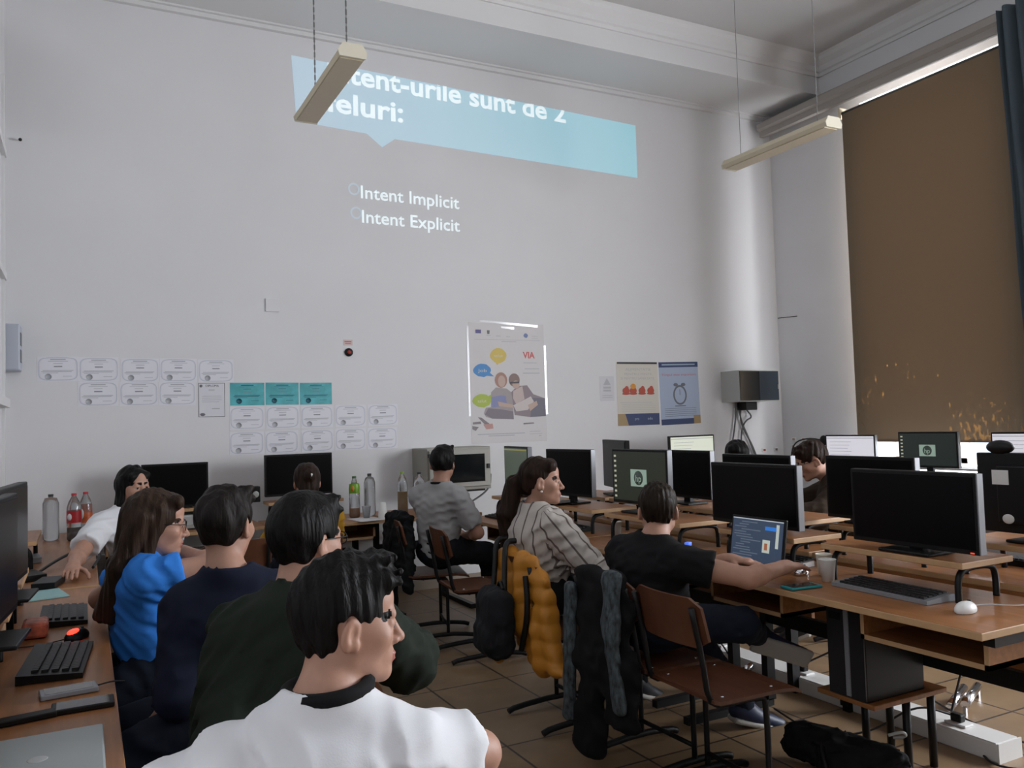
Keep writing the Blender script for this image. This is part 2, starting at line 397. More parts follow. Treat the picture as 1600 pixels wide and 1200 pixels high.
# ------------------------------------------------------------------ blind and dark curtain
def blind_mat():
    m = bpy.data.materials.new('blind_fabric'); m.use_nodes = True; nt = m.node_tree; b = nt.nodes['Principled BSDF']
    b.inputs['Base Color'].default_value = (.205, .152, .098, 1); b.inputs['Roughness'].default_value = .7
    tr = nt.nodes.new('ShaderNodeBsdfTranslucent'); tr.inputs[0].default_value = (.21, .152, .095, 1)
    ms = nt.nodes.new('ShaderNodeMixShader'); ms.inputs[0].default_value = .20
    nt.links.new(b.outputs[0], ms.inputs[1]); nt.links.new(tr.outputs[0], ms.inputs[2])
    hole = nt.nodes.new('ShaderNodeBsdfTransparent'); hole.inputs[0].default_value = (.75, .5, .2, 1); m2 = nt.nodes.new('ShaderNodeMixShader')
    tc = nt.nodes.new('ShaderNodeTexCoord'); mp = nt.nodes.new('ShaderNodeMapping'); mp.inputs['Scale'].default_value = (1, 30, 14)
    n = nt.nodes.new('ShaderNodeTexNoise'); n.inputs['Scale'].default_value = 1.0; n.inputs['Detail'].default_value = 4
    nt.links.new(tc.outputs['Object'], mp.inputs[0]); nt.links.new(mp.outputs[0], n.inputs[0])
    n2 = nt.nodes.new('ShaderNodeTexNoise'); n2.inputs['Scale'].default_value = 1.1; n2.inputs['Detail'].default_value = 0
    nt.links.new(tc.outputs['Object'], n2.inputs[0])
    ad = nt.nodes.new('ShaderNodeMath'); ad.operation = 'MULTIPLY_ADD'; ad.inputs[1].default_value = .55
    nt.links.new(n2.outputs[0], ad.inputs[0]); nt.links.new(n.outputs[0], ad.inputs[2])
    gt = nt.nodes.new('ShaderNodeMapRange'); gt.inputs[1].default_value = 1.02; gt.inputs[2].default_value = 1.05; gt.inputs[4].default_value = .2
    sz = nt.nodes.new('ShaderNodeSeparateXYZ'); nt.links.new(tc.outputs['Object'], sz.inputs[0])
    hz = nt.nodes.new('ShaderNodeMath'); hz.operation = 'MULTIPLY_ADD'; hz.inputs[1].default_value = -.085; hz.inputs[2].default_value = .10
    nt.links.new(sz.outputs[2], hz.inputs[0]); a2 = nt.nodes.new('ShaderNodeMath'); nt.links.new(ad.outputs[0], a2.inputs[0]); nt.links.new(hz.outputs[0], a2.inputs[1])
    nt.links.new(a2.outputs[0], gt.inputs[0]); nt.links.new(gt.outputs[0], m2.inputs[0])
    nt.links.new(ms.outputs[0], m2.inputs[1]); nt.links.new(hole.outputs[0], m2.inputs[2]); nt.links.new(m2.outputs[0], nt.nodes['Material Output'].inputs[0])
    return m
bl = thing('roller_blind', 'large brown fabric roller blind drawn down over the window', 'blind', (6.95, 5.05, 1.165))
MB().b(-.002, .002, -.95, .80, 0, 3.35).build('fabric', blind_mat(), bl)
MB().tube([(.02, -.96, 3.36), (.02, .81, 3.36)], .022, 12).build('roller', mat('roller_dark', (.03, .035, .035), .4), bl)
MB().b(-.006, .006, -.95, .80, -.012, .008).build('bottom_bar', mat('bar_brown', (.12, .075, .04), .5), bl)
for q in (-.97, .82): MB().b(-.02, .10, q-.012, q+.012, 3.31, 3.42).build('bracket', CREAM, bl)
# the dark curtain hangs from the rail between the two windows, its edge leaning outwards
def curtain():
    m = MB(); bm = m.bm; rows = []
    for j in range(13):
        z = 1.02+3.70*j/12; y0 = 3.955+.10*(j/12); row = []
        for i in range(49):
            t = i/48; yy = y0-t*(.55-.1*j/12); x = 6.70+.045*math.sin(t*2*PI*4)+.008*math.sin(j+i)
            row.append(bm.verts.new((x, yy, z)))
        rows.append(row)
    for a, b in zip(rows[:-1], rows[1:]):
        for i in range(48): f = bm.faces.new((a[i], a[i+1], b[i+1], b[i])); f.smooth = True
    o = m.build('curtain', mat('curtain_dark', (.06, .085, .105), .85, bump=.1, bscale=200))
    sd = o.modifiers.new('thick', 'SOLIDIFY'); sd.thickness = .004
    tag(o, 'dark blue grey curtain hanging at the near edge of the blind', 'curtain')
curtain()

# ------------------------------------------------------------------ pendant lights
def pendant(loc, label, ch):
    L = 1.12
    t = thing('pendant_light', label, 'light', loc, 0, 'suspended fluorescent lights')
    MB().prism([(-.075, 0), (.075, 0), (.085, .03), (.055, .075), (-.055, .075), (-.085, .03)], 'y', -L/2, L/2).build('housing', CREAM, t)
    MB().b(-.068, .068, -L/2+.02, L/2-.02, -.006, .001).build('diffuser', mat('diffuser', (.50, .43, .31), .45), t)
    for s in (-1, 1): MB().prism([(-.078, -.004), (.078, -.004), (.088, .03), (.058, .079), (-.058, .079), (-.088, .03)], 'y', s*(L/2), s*(L/2+.012)).build('end_cap', mat('cap_cream', (.66, .62, .50), .5), t)
    top = ZC-loc[2]
    for q in ch:
        m = MB(); z = .07; k = 0
        while z < top:
            if ch is CH1:
                m.box((0, q, z+.016), (.010 if k % 2 else .003, .003 if k % 2 else .010, .034)); z += .026
            else: m.tube([(0, q, z), (0, q, top)], .003, 6); break
            k += 1
        m.build('chain' if ch is CH1 else 'wire', mat('chain_metal', (.2, .2, .2), .4, metal=.6) if ch is CH1 else mat('wire_grey', (.22, .22, .22), .5), t)
CH1 = (-.45, .30); 
pendant((1.40, 5.15, 3.60), 'cream suspended light hanging on chains in front of the projected slide', CH1)
pendant((5.03, 4.88, 3.60), 'cream suspended light hanging on thin wires near the blind', (-.42, .42))

# ------------------------------------------------------------------ the projected slide
def glow(name, base, e, s):
    return mat(name, base, .8, emit=e, estr=s)
sl = thing('projected_slide', 'projected slide with blue title band and white words on the front wall', 'projection', (0, YF-.0015, 0))
band = [(1.589, 4.637), (5.166, 4.528), (5.165, 3.97), (2.50, 4.03), (2.38, 3.94), (2.24, 4.045), (1.622, 4.07)]
def fpoly(pts, name, m, parent, y, t=.0006): return MB().prism(pts, 'y', y, y-t).build(name, m, parent)
def slide_blue():
    m = glow('slide_blue', (.6, .6, .6), (.05, .36, .5), .75); nt = m.node_tree
    tc = nt.nodes.new('ShaderNodeTexCoord'); sp = nt.nodes.new('ShaderNodeSeparateXYZ'); mr = nt.nodes.new('ShaderNodeMapRange'); rp = nt.nodes.new('ShaderNodeValToRGB')
    nt.links.new(tc.outputs['Object'], sp.inputs[0]); nt.links.new(sp.outputs[0], mr.inputs[0]); mr.inputs[1].default_value = 1.6; mr.inputs[2].default_value = 5.1
    nt.links.new(mr.outputs[0], rp.inputs[0]); rp.color_ramp.elements[0].color = (.20, .40, .55, 1); rp.color_ramp.elements[1].color = (.01, .43, .56, 1)
    nt.links.new(rp.outputs[0], nt.nodes['Principled BSDF'].inputs['Emission Color'])
    return m
fpoly(band, 'title_band', slide_blue(), sl, 0)
GW = glow('slide_white', (.7, .7, .7), (.75, .95, 1), .75); GR = glow('slide_ring', (.6, .6, .6), (.3, .5, .65), .40)
cl = (Vector((1.589, 0, 4.637)), Vector((.03, 0, 1)))
text('slide_text', 'Intent-urile sunt de 2', 1.90, 4.31, 4.478, .185, GW, sl, -.0012, .022, cl, -.017)
text('slide_text', 'feluri:', 1.88, 2.585, 4.20, .185, GW, sl, -.0012, .022, None, -.005)
text('slide_text', 'Intent Implicit', 2.175, 3.115, 3.462, .118, GW, sl, -.0012, .004, None, -.012)
text('slide_text', 'Intent Explicit', 2.18, 3.115, 3.245, .118, GW, sl, -.0012, .004, None, -.008)
for (cx, cz) in ((2.112, 3.535), (2.128, 3.325)):
    m = MB(); n = 24
    vo = [m.bm.verts.new((cx+.052*math.cos(2*PI*k/n), -.0012, cz+.055*math.sin(2*PI*k/n))) for k in range(n)]
    vi = [m.bm.verts.new((cx+.036*math.cos(2*PI*k/n), -.0012, cz+.039*math.sin(2*PI*k/n))) for k in range(n)]
    for k in range(n): m.bm.faces.new((vo[k], vo[(k+1) % n], vi[(k+1) % n], vi[k]))
    m.build('bullet_ring', GR, sl)

# ------------------------------------------------------------------ papers on the front wall
PAP = paper('certificate_paper', (.74, .74, .79)); PAPE = paper('certificate_border', (.52, .54, .61)); TEAL = mat('teal_paper', (.10, .42, .46), .35, noise=.25, nscale=9)
def lines(m, spec, y=-.0025):
    for (x, z, ww, h) in spec: m.b(x-ww/2, x+ww/2, y-.0006, y, z-h/2, z+h/2)
    return m
def cert(paper_m, ink, border):
    t = thing('certificate', '', 'certificate', (0, YF, 0), 0)
    MB().b(-.135, .135, -.0018, 0, -.092, .092).build('sheet', paper_m, t)
    if border:
        m = MB(); n = 48
        def se(a, rx, rz):
            c, s_ = math.cos(a), math.sin(a); e = .42
            return (rx*math.copysign(abs(c)**e, c), -.0024, rz*math.copysign(abs(s_)**e, s_))
        for rx, wd in ((.128, .004), (.121, .0015)):
            A = [m.bm.verts.new(se(2*PI*k/n, rx, rx*.67)) for k in range(n)]; B = [m.bm.verts.new(se(2*PI*k/n, rx-wd, rx*.67-wd)) for k in range(n)]
            for k in range(n): m.bm.faces.new((A[k], A[(k+1) % n], B[(k+1) % n], B[k]))
        m.build('border', PAPE, t)
    lines(MB(), [(0, .070, .10, .007), (0, .057, .13, .003), (0, .040, .06, .004), (0, -.012, .20, .004), (-.01, -.020, .20, .004), (-.05, -.03, .10, .003), (.06, -.055, .06, .003)]).build('text_lines', ink, t)
    lines(MB(), [(0, .018, .055, .008)]).build('name_line', paper('ink_mid', (.26, .26, .29)), t)
    m = MB(); m.lathe([(.0, 0), (.022, 0), (.022, .0008)], n=18)
    bmesh.ops.rotate(m.bm, cent=(0, 0, 0), matrix=Matrix.Rotation(PI/2, 3, 'X'), verts=list(m.bm.verts))
    bmesh.ops.translate(m.bm, vec=(-.065, -.0022, -.058), verts=list(m.bm.verts)); m.build('seal', ink, t)
    return t
order = ['first', 'second', 'third', 'fourth', 'fifth']
rows = [('uppermost row', 1.952, [-.165, .105, .39, .665, .945], 'white', 'pale certificates taped to the front wall'),
        ('row below the uppermost one', 1.762, [.10, .38, .655], 'white', 'pale certificates taped to the front wall'),
        ('row just under the teal sheets', 1.552, [1.18, 1.465, 1.75, 2.04, 2.33], 'white', 'pale certificates taped to the front wall'),
        ('lowest row, over the black monitor', 1.35, [1.175, 1.455, 1.75, 2.035, 2.32], 'white', 'pale certificates taped to the front wall'),
        ('teal row', 1.747, [1.185, 1.465, 1.745], 'teal', 'teal certificates taped to the front wall')]
pw = cert(PAP, INKL, True); pt = cert(TEAL, mat('teal_ink', (.015, .10, .14), .5), False); first = {'white': pw, 'teal': pt}; used = set()
for rn, z, xs, kind, grp in rows:
    for i, x in enumerate(xs):
        lab = ('%s certificate of the %s, counted from the wall corner' % (order[i].capitalize() + (' pale' if kind == 'white' else ''), rn)) if kind == 'white' else '%s of the three teal certificates counted from the framed diploma' % order[i].capitalize()
        lo = (x, YF, z+random.uniform(-.003, .003)-(0.004*i if rn.startswith('upper') else 0))
        if kind not in used: t = first[kind]; t.location = lo; t['label'] = lab; t['group'] = grp; used.add(kind)
        else: t = dup(first[kind], lo, 0, lab, grp)
        t.rotation_euler = (0, random.uniform(-.012, .012), 0)
t = thing('diploma', 'upright printed diploma with thin black border between pale and teal certificates', 'diploma', (.91, YF, 1.705))
MB().b(-.10, .10, -.0016, 0, -.135, .135).build('sheet', paper('diploma_paper', (.68, .68, .72)), t)
m = MB()
for (a, b, c, d) in ((-.1, .1, .131, .135), (-.1, .1, -.135, -.131), (-.1, -.096, -.135, .135), (.096, .1, -.135, .135)): m.b(a, b, -.0024, -.0014, c, d)
m.build('border', INK, t)
text('heading', 'DIPLOMA', -.045, .055, .105, .018, INKD, t, -.0024)
lines(MB(), [(0, .08, .045, .006), (0, .03, .15, .003), (0, .015, .15, .003), (0, 0, .15, .003), (-.01, -.015, .13, .003), (.03, -.07, .06, .006)]).build('text_lines', INKL, t)
m = MB(); m.ball((-.08, -.002, .112), (.012, .001, .012)); m.ball((-.07, -.002, -.115), (.02, .001, .012)); m.build('emblem', INK, t)

# the large poster
t = thing('poster', 'large white poster with three speech bubbles and two reading people', 'poster', (3.575, YF, 1.83))
MB().b(-.40, .40, -.002, 0, -.565, .565).build('sheet', paper('poster_paper', (.62, .60, .60)), t)
def PP(name, pts, rgb, y=-.0026): return fpoly([(px, pz) for px, pz in pts], name, paper('print_%02d%02d%02d' % tuple(int(c*99) for c in rgb), rgb), t, y)
def px(x, y): return ((x-488)/613*.80, (612-y)/985*1.13)      # measured on the poster's own face
def blob(cx, cy, rx, ry, n=18, wob=.05): return [px(cx+rx*math.cos(2*PI*k/n)*(1+wob*math.sin(5*k)), cy+ry*math.sin(2*PI*k/n)*(1+wob*math.cos(3*k))) for k in range(n)]
for nm, cx, cy, rx, ry, tail, col, tx in (('speech_bubble', 413, 388, 66, 62, [(385, 440), (402, 468), (425, 440)], (.62, .47, .10), ''), ('speech_bubble', 280, 510, 70, 54, [(330, 520), (372, 560), (315, 555)], (.06, .25, .55), 'Job'), ('speech_bubble', 272, 757, 74, 54, [(320, 720), (352, 705), (345, 760)], (.38, .48, .06), '')):
    PP(nm, blob(cx, cy, rx, ry), col); PP('bubble_tail', [px(*q) for q in tail], col, -.0024)
    x0, z0 = px(cx-35, cy+14); x1, _ = px(cx+35, cy)
    text('bubble_text', tx or 'salut', x0, x1, z0, .03, paper('bubble_ink', (.66, .62, .45)), t, -.0034)
SKP = (.50, .36, .30)
PP('figure_print', [px(*q) for q in ((283, 860), (300, 815), (340, 810), (345, 690), (385, 650), (470, 660), (520, 700), (520, 880), (505, 915), (430, 890), (350, 905), (300, 890))], (.34, .30, .30))
PP('figure_print', [px(*q) for q in ((345, 730), (420, 715), (462, 720), (470, 800), (350, 815))], (.22, .24, .42), -.0032)
PP('figure_print', [px(*q) for q in ((290, 870), (320, 820), (420, 830), (520, 850), (522, 915), (350, 905))], (.20, .17, .20), -.0033)
PP('figure_print', [px(*q) for q in ((508, 690), (560, 640), (640, 635), (690, 710), (785, 745), (790, 895), (660, 900), (530, 880))], (.25, .20, .22), -.0030)
PP('figure_print', [px(*q) for q in ((525, 680), (600, 640), (615, 750), (545, 790), (520, 740))], (.52, .42, .40), -.0034)
PP('figure_print', [px(*q) for q in ((680, 740), (785, 745), (790, 895), (660, 900))], (.15, .14, .18), -.0036)
PP('paper_print', [px(*q) for q in ((520, 800), (668, 728), (692, 770), (640, 840), (545, 850))], (.58, .52, .50), -.0040)
PP('arm_print', [px(*q) for q in ((395, 765), (520, 795), (520, 820), (405, 805))], SKP, -.0042)
PP('arm_print', [px(*q) for q in ((640, 800), (715, 765), (725, 800), (660, 850))], SKP, -.0042)
PP('hair_print', blob(428, 590, 50, 64, wob=0), (.36, .20, .15), -.0034); PP('face_print', blob(432, 600, 30, 48, wob=0), SKP, -.0040)
PP('hair_print', blob(535, 590, 45, 55, wob=0), (.22, .15, .13), -.0034); PP('face_print', blob(548, 628, 30, 34, wob=0), SKP, -.0040)
PP('glasses_print', [px(*q) for q in ((500, 606), (575, 602), (575, 618), (500, 620))], (.06, .05, .06), -.0046)
for q in (((235, 890), (265, 895), (330, 950), (300, 965)), ((190, 960), (240, 970), (215, 1000), (190, 985)), ((600, 948), (685, 945), (690, 955), (600, 960)), ((195, 930), (255, 925), (260, 945), (195, 948))): PP('paper_print', [px(*p) for p in q], (.22, .19, .20), -.0032)
PP('paper_print', [px(*q) for q in ((275, 950), (350, 945), (355, 985), (300, 990))], (.50, .27, .24), -.0034)
text('heading', 'VIA', *[px(v, 0)[0] for v in (612, 712)], px(0, 407)[1], .062, paper('poster_red', (.60, .12, .11)), t, -.0028, .03)
m = MB()
for (x0, x1, yy, th) in ((225, 760, 258, 3), (440, 560, 272, 5), (230, 610, 1030, 7), (315, 525, 1045, 7), (650, 740, 1020, 4), (650, 755, 1040, 3), (725, 748, 1058, 5), (615, 725, 447, 5), (625, 745, 497, 5), (610, 748, 533, 7), (398, 435, 227, 5), (480, 510, 231, 4), (690, 745, 222, 3), (690, 745, 240, 3), (320, 355, 224, 4)):
    a, z = px(x0, yy); b, _ = px(x1, yy); m.b(a, b, -.003, -.0024, z-th*.0006, z+th*.0006)
m.build('text_lines', INKL, t)
PP('logo', [px(*q) for q in ((235, 178), (278, 178), (278, 208), (235, 208))], (.10, .09, .25)); PP('logo', [px(*q) for q in ((326, 182), (348, 182), (345, 212), (328, 212))], (.14, .14, .14)); PP('logo', blob(642, 218, 18, 19, wob=.12), (.16, .20, .38))
TAPE = mat('clear_tape', (.80, .80, .82), .12, spec=.9)
for a, b in (((268, 98), (742, 128)), ((440, 146), (548, 150))):
    (x0, z0), (x1, z1) = px(*a), px(*b); fpoly([(x0, z0), (x1, z1), (x1, z1-.022), (x0, z0-.018)], 'tape', TAPE, t, -.0022)
for x0, ya, yb in ((166, 150, 880), (792, 300, 880)):
    (a, z0), (_, z1) = px(x0, ya), px(x0, yb); MB().b(a, a+.02, -.0028, -.0002, z1, z0).build('tape', TAPE, t)
# small warning sheet
t = thing('warning_sign', 'small white sheet with a grey warning triangle on the front wall', 'sign', (4.69, YF, 1.765))
MB().b(-.085, .085, -.0016, 0, -.125, .125).build('sheet', paper('sign_paper', (.60, .60, .62)), t)
fpoly([(-.045, .035), (.045, .035), (0, .105)], 'triangle', INKL, t, -.002); lines(MB(), [(0, .01, .09, .02), (0, -.02, .09, .018), (0, -.07, .12, .006), (0, -.09, .12, .006)], -.002).build('text_lines', INKL, t)
# two tall posters
CRM = paper('poster_cream', (.60, .57, .50)); NAVY = paper('poster_navy', (.025, .045, .13)); TANP = paper('poster_tan', (.36, .25, .12))
t = thing('poster', 'cream poster with black top bar and four red fruit figures', 'poster', (5.07, YF, 1.71))
MB().b(-.26, .26, -.002, 0, -.325, .325).build('sheet', CRM, t); MB().b(-.25, .25, -.006, -.001, .305, .325).build('top_bar', INKD, t)
text('heading', 'ALIMENTATIE', -.15, .17, .235, .030, INKL, t, -.0026); text('heading', 'PENTRU MINTE', -.16, .18, .19, .024, INKL, t, -.0026); text('heading', 'SI PENTRU SANATATE', -.21, .21, .145, .026, INKL, t, -.0026)
for i, x in enumerate((-.15, -.06, .05, .16)):
    m = MB(); m.ball((x, -.003, .03), (.045, .001, .035)); m.ball((x+.01, -.003, .05), (.025, .001, .03)); m.ball((x, -.003, 0), (.05, .001, .012)); m.build('fruit_print', paper('fruit_red', (.42, .06, .03)), t)
m = MB(); m.ball((-.06, -.004, .075), (.035, .001, .028)); m.build('fruit_print', paper('fruit_orange', (.60, .25, .02)), t)
lines(MB(), [(-.03, -.09+.0, .40, .004)]+[(0, -.11-.018*k, .42, .003) for k in range(5)], -.0026).build('text_lines', INKL, t)
MB().b(-.26, .26, -.0028, -.001, -.325, -.205).build('footer', NAVY, t); fpoly([(-.26, -.205), (-.17, -.205), (-.13, -.325), (-.26, -.325)], 'corner_print', TANP, t, -.003)
text('footer_text', 'pro', -.05, .0, -.27, .03, paper('footer_ink', (.3, .4, .5)), t, -.0032); text('footer_text', 'edu', .11, .17, -.27, .03, paper('footer_ink', (.3, .4, .5)), t, -.0032)
t = thing('poster', 'light blue poster with a grey alarm clock and navy edges', 'poster', (5.61, YF, 1.71)); t.rotation_euler = (0, -.02, 0)
MB().b(-.26, .26, -.002, 0, -.33, .33).build('sheet', paper('poster_blue', (.36, .43, .56)), t)
MB().b(-.26, .26, -.0028, -.001, .275, .33).build('header', NAVY, t); MB().b(-.26, .26, -.0028, -.001, -.33, -.27).build('footer', NAVY, t)
MB().b(.17, .26, -.0034, -.001, -.33, -.24).build('corner_print', TANP, t)
lines(MB(), [(0, .303, .44, .014)], -.003).build('text_lines', paper('footer_ink', (.3, .4, .5)), t)
text('heading', 'Timpul este important', -.23, .23, .185, .024, paper('poster_red2', (.50, .10, .12)), t, -.0026)
m = MB(); n = 28
A = [m.bm.verts.new((.09*math.cos(2*PI*k/n), -.003, -.02+.105*math.sin(2*PI*k/n))) for k in range(n)]; B = [m.bm.verts.new((.07*math.cos(2*PI*k/n), -.003, -.02+.085*math.sin(2*PI*k/n))) for k in range(n)]
for k in range(n): m.bm.faces.new((A[k], A[(k+1) % n], B[(k+1) % n], B[k]))
m.ball((-.05, -.003, .09), (.03, .001, .018)); m.ball((.05, -.003, .09), (.03, .001, .018)); m.b(-.07, .07, -.0034, -.002, -.14, -.13); m.b(-.003, .003, -.0034, -.002, -.02, .04); m.build('clock_print', paper('clock_grey', (.13, .14, .16)), t)
lines(MB(), [(0, -.16-.02*k, .42, .004) for k in range(5)], -.0026).build('text_lines', INK, t)
# small plates
t = thing('fire_call_point_sign', 'small red and white sticker above a dark round button on the front wall', 'sign', (2.03, YF, 2.185))
MB().b(-.04, .04, -.002, 0, -.025, .025).build('sheet', paper('sticker', (.62, .50, .48)), t); lines(MB(), [(0, .008, .06, .008), (0, -.008, .05, .006)]).build('text_lines', paper('red_ink', (.5, .07, .05)), t)
t = thing('wall_button', 'dark round button with a red centre under a small sticker', 'button', (2.035, YF, 2.10))
m = MB(); m.lathe([(.036, 0), (.036, .012), (.03, .018), (0, .018)]); m.build('ring', BLK, t, rot=(PI/2, 0, 0)); m = MB(); m.lathe([(.016, .017), (.016, .021), (0, .022)]); m.build('centre', mat('red_plastic', (.35, .03, .02), .4), t, rot=(PI/2, 0, 0))
tag(MB().b(-.055, .055, -.012, 0, -.055, .055, .003).build('wall_plate', WALL, loc=(1.395, YF, 2.485)), 'blank white square cover plate set in the front wall', 'plate')
t = thing('wall_hook', 'small black hook stuck in the front wall near the corner', 'hook', (-.40, YF, 3.635))
MB().tube([(0, 0, 0), (0, -.04, -.005)], .004).build('pin', BLKM, t); MB().ball((0, -.045, -.006), .012).build('ball', BLKM, t)
t = thing('wall_unit', 'pale grey plastic unit with dark slots in the wall corner', 'unit', (-.445, 6.86, 2.09))
MB().b(-.055, .05, -.1, .11, -.165, .165, .01).build('case', mat('unit_grey', (.45, .48, .55), .5), t)
for z in (-.06, .06): MB().b(.048, .054, -.09, .02, z-.045, z+.045, .002).build('slot', mat('slot_dark', (.08, .09, .1), .4), t)
# sockets and stickers
def socket(loc, rz, label, col):
    t = thing('wall_socket', label, 'socket', loc, rz, 'small sockets low on the walls'); MB().b(-.03, .03, -.012, 0, -.02, .02, .003).build('plate', WHITEP, t); MB().b(-.016, .016, -.015, -.011, -.012, .012).build('insert', col, t)
RED = mat('socket_red', (.30, .05, .04), .5); PNK = mat('socket_pink', (.42, .28, .25), .5); GRY = mat('socket_grey', (.2, .16, .16), .5)
socket((6.76, YF, 1.06), 0, 'white socket with red insert low on the front wall', RED); socket((6.94, YF, 1.06), 0, 'white socket with grey insert low by the wall corner', GRY)
for i, (yy, zz) in enumerate(((6.80, 1.17), (6.66, 1.17), (6.53, 1.17), (6.81, 1.09))):
    socket((XR, yy, zz), -PI/2, ['pink socket nearest the corner in the row on the window wall', 'middle pink socket of the row on the window wall', 'pink socket nearest the blind in the row on the window wall', 'pink socket below the row in the window wall corner'][i], PNK)
tag(MB().tube([(7.045, 6.95, 2.55), (7.04, 6.66, 2.535)], .004, 6).build('wire', CABLE), 'short thin wire tacked to the window wall at mid height', 'wire')
t = thing('round_plug', 'black round plug on the window wall beside the bright monitor', 'plug', (7.05, 6.36, 1.16)); MB().ball((-.02, 0, 0), (.03, .05, .055)).build('body', BLK, t)
MB().tube([(-.03, 0, 0), (-.08, .15, .03), (-.10, .35, -.02), (-.08, .42, -.22)], .008, smooth=2).build('cord', CABLE, t)

# ------------------------------------------------------------------ wall cabinets
t = thing('wall_cabinet', 'small grey wall cabinet with dark glass doors over hanging cables', 'cabinet', (6.18, YF, 1.60))
MB().b(0, .56, -.28, 0, 0, .335, .004).build('body', mat('cabinet_grey', (.46, .47, .45), .5), t)
MB().b(.01, .275, -.288, -.279, .01, .325).build('door', DGLASS, t); d2 = MB().b(.28, .555, -.292, -.279, .01, .325).build('door', mat('dark_glass_blue', (.025, .035, .045), .12), t)
MB().b(.535, .545, -.30, -.291, .13, .18).build('latch', CHROME, d2)
MB().b(.2, .36, -.16, -.02, -.09, -.001, .005).build('adapter', BLK, t)
cb = thing('cable_bundle', 'grey cables hanging from the small wall cabinet down the wall', 'cable', (6.4, YF-.03, 1.0))
for q in ([(0, 0, .60), (-.02, -.02, .48), (.04, 0, .35), (.12, 0, .2), (.2, 0, .0), (.25, -.01, -.1)], [(.04, 0, .60), (.0, 0, .42), (.06, 0, .28), (.17, 0, .12), (.26, 0, -.1)], [(-.04, 0, .60), (-.06, 0, .4), (-.12, 0, .15), (-.2, 0, -.1)], [(.1, 0, .52), (.16, -.03, .43), (.06, -.03, .4), (.02, 0, .3), (.0, 0, .1)]):
    MB().tube(q, .009, 6, smooth=2).build('cable', mat('cable_grey', (.10, .10, .10), .5), cb)
t = thing('rack_cabinet', 'beige metal network cabinet with dark glass door on the front wall', 'cabinet', (2.59, YF, .88))
MB().b(0, .60, -.36, 0, 0, .37, .006).build('body', mat('rack_beige', (.30, .29, .25), .5), t)
d = MB().b(.015, .585, -.385, -.361, .03, .35, .004).build('door', mat('rack_door', (.34, .33, .29), .5), t)
MB().b(.06, .53, -.389, -.384, .07, .31).build('glass', DGLASS, d); MB().b(.55, .575, -.40, -.386, .18, .22, .003).build('lock', BLK, d)
for z in (.06, .31): MB().b(.0, .03, -.395, -.37, z-.015, z+.015, .003).build('hinge', BLK, t)
MB().b(.03, .57, -.30, -.02, -.02, .0).build('bottom_vent', BLKM, t)
tag(MB().tube([(2.72, 6.75, .852), (2.70, 6.72, .74), (2.82, 6.70, .70), (3.0, 6.72, .74), (3.24, 6.74, .86), (3.24, 6.72, 1.0)], .008, 6, smooth=3).build('looped_cable', mat('cable_grey', (.10, .10, .10), .5)), 'grey cable looping below the beige network cabinet', 'cable')

# ------------------------------------------------------------------ desks
def desk(name, label, loc, rz, L, depth=.60, shelves=(), trays=(), legs=(), zt=.75, panel=False, group='school computer desks', zs=.90, sdepth=(.24, .58), mi_end=True):
    """front edge along local y at x = 0, the board runs to x = depth"""
    t = thing(name, label, 'desk', loc, rz, group)
    m = MB().b(0, depth, 0, L, zt-.026, zt, .003)
    for f in m.bm.faces:
        if abs(f.normal.z) < .5: f.material_index = 1
    m.build('desktop', (WOOD, WOODE), t)
    for a, b in shelves:
        m = MB().b(sdepth[0], sdepth[1], a, b, zs-.024, zs, .003)
        for f in m.bm.faces:
            if abs(f.normal.z) < .5: f.material_index = 1
        s = m.build('monitor_shelf', (WOOD, WOODE), t)
        for q in (a+.04, b-.04):
            MB().tube([(sdepth[0]+.03, q, zt), (sdepth[0]+.03, q, zs-.06), (sdepth[0]+.07, q, zs-.03), (sdepth[1]-.08, q, zs-.03), (sdepth[1]-.05, q, zs-.06), (sdepth[1]-.05, q, zt)], .012, 8, smooth=2).build('shelf_support', BLKM, s)
    for a, b in trays:
        m = MB().b(.12, depth-.06, a, b, zt-.152, zt-.134); m.b(.12, depth-.06, a, a+.016, zt-.152, zt-.027); m.b(.12, depth-.06, b-.016, b, zt-.152, zt-.027); m.b(depth-.075, depth-.06, a, b, zt-.152, zt-.027)
        for f in m.bm.faces:
            if f.normal.x < -.5: f.material_index = 1
        m.build('book_tray', (WOOD, WOODE), t)
    for q in legs:
        m = MB().b(depth-.055, depth-.005, q-.02, q+.02, .03, zt-.03); m.b(.04, depth-.02, q-.02, q+.02, 0, .035); m.b(.08, depth-.06, q-.02, q+.02, zt-.06, zt-.027)
        m.build('leg', BLKM, t)
    if len(legs) > 1: MB().b(depth-.04, depth-.008, min(legs), max(legs), .41, .48).build('cross_beam', BLKM, t)
    if panel: MB().b(depth-.02, depth, 0, L, .35, zt-.026).build('back_panel', WOOD, t)
    return t
G = 'wooden computer desks of the middle row'
desk('computer_desk', 'wooden computer desk with silver keyboard and paper cups, nearest of the middle row', (2.48, 1.66, 0), 0, 1.56, .60, [(.26, .90), (1.05, 1.54)], [(.06, .56), (.95, 1.40)], (.03, 1.52), group=G, sdepth=(.30, .60))
desk('computer_desk', 'wooden computer desk in front of the striped blouse person', (2.50, 3.25, 0), 0, .98, .60, [(.20, .90)], [(.06, .5)], (.2, .8), group=G)
desk('computer_desk', 'wooden computer desk by the grey polo person, nearest the front wall', (2.52, 4.26, 0), 0, 1.50, .60, [(.06, .76), (.86, 1.46)], [(.06, .56), (.8, 1.3)], (.2, 1.35), group=G)
G = 'wooden computer desks of the window side row'
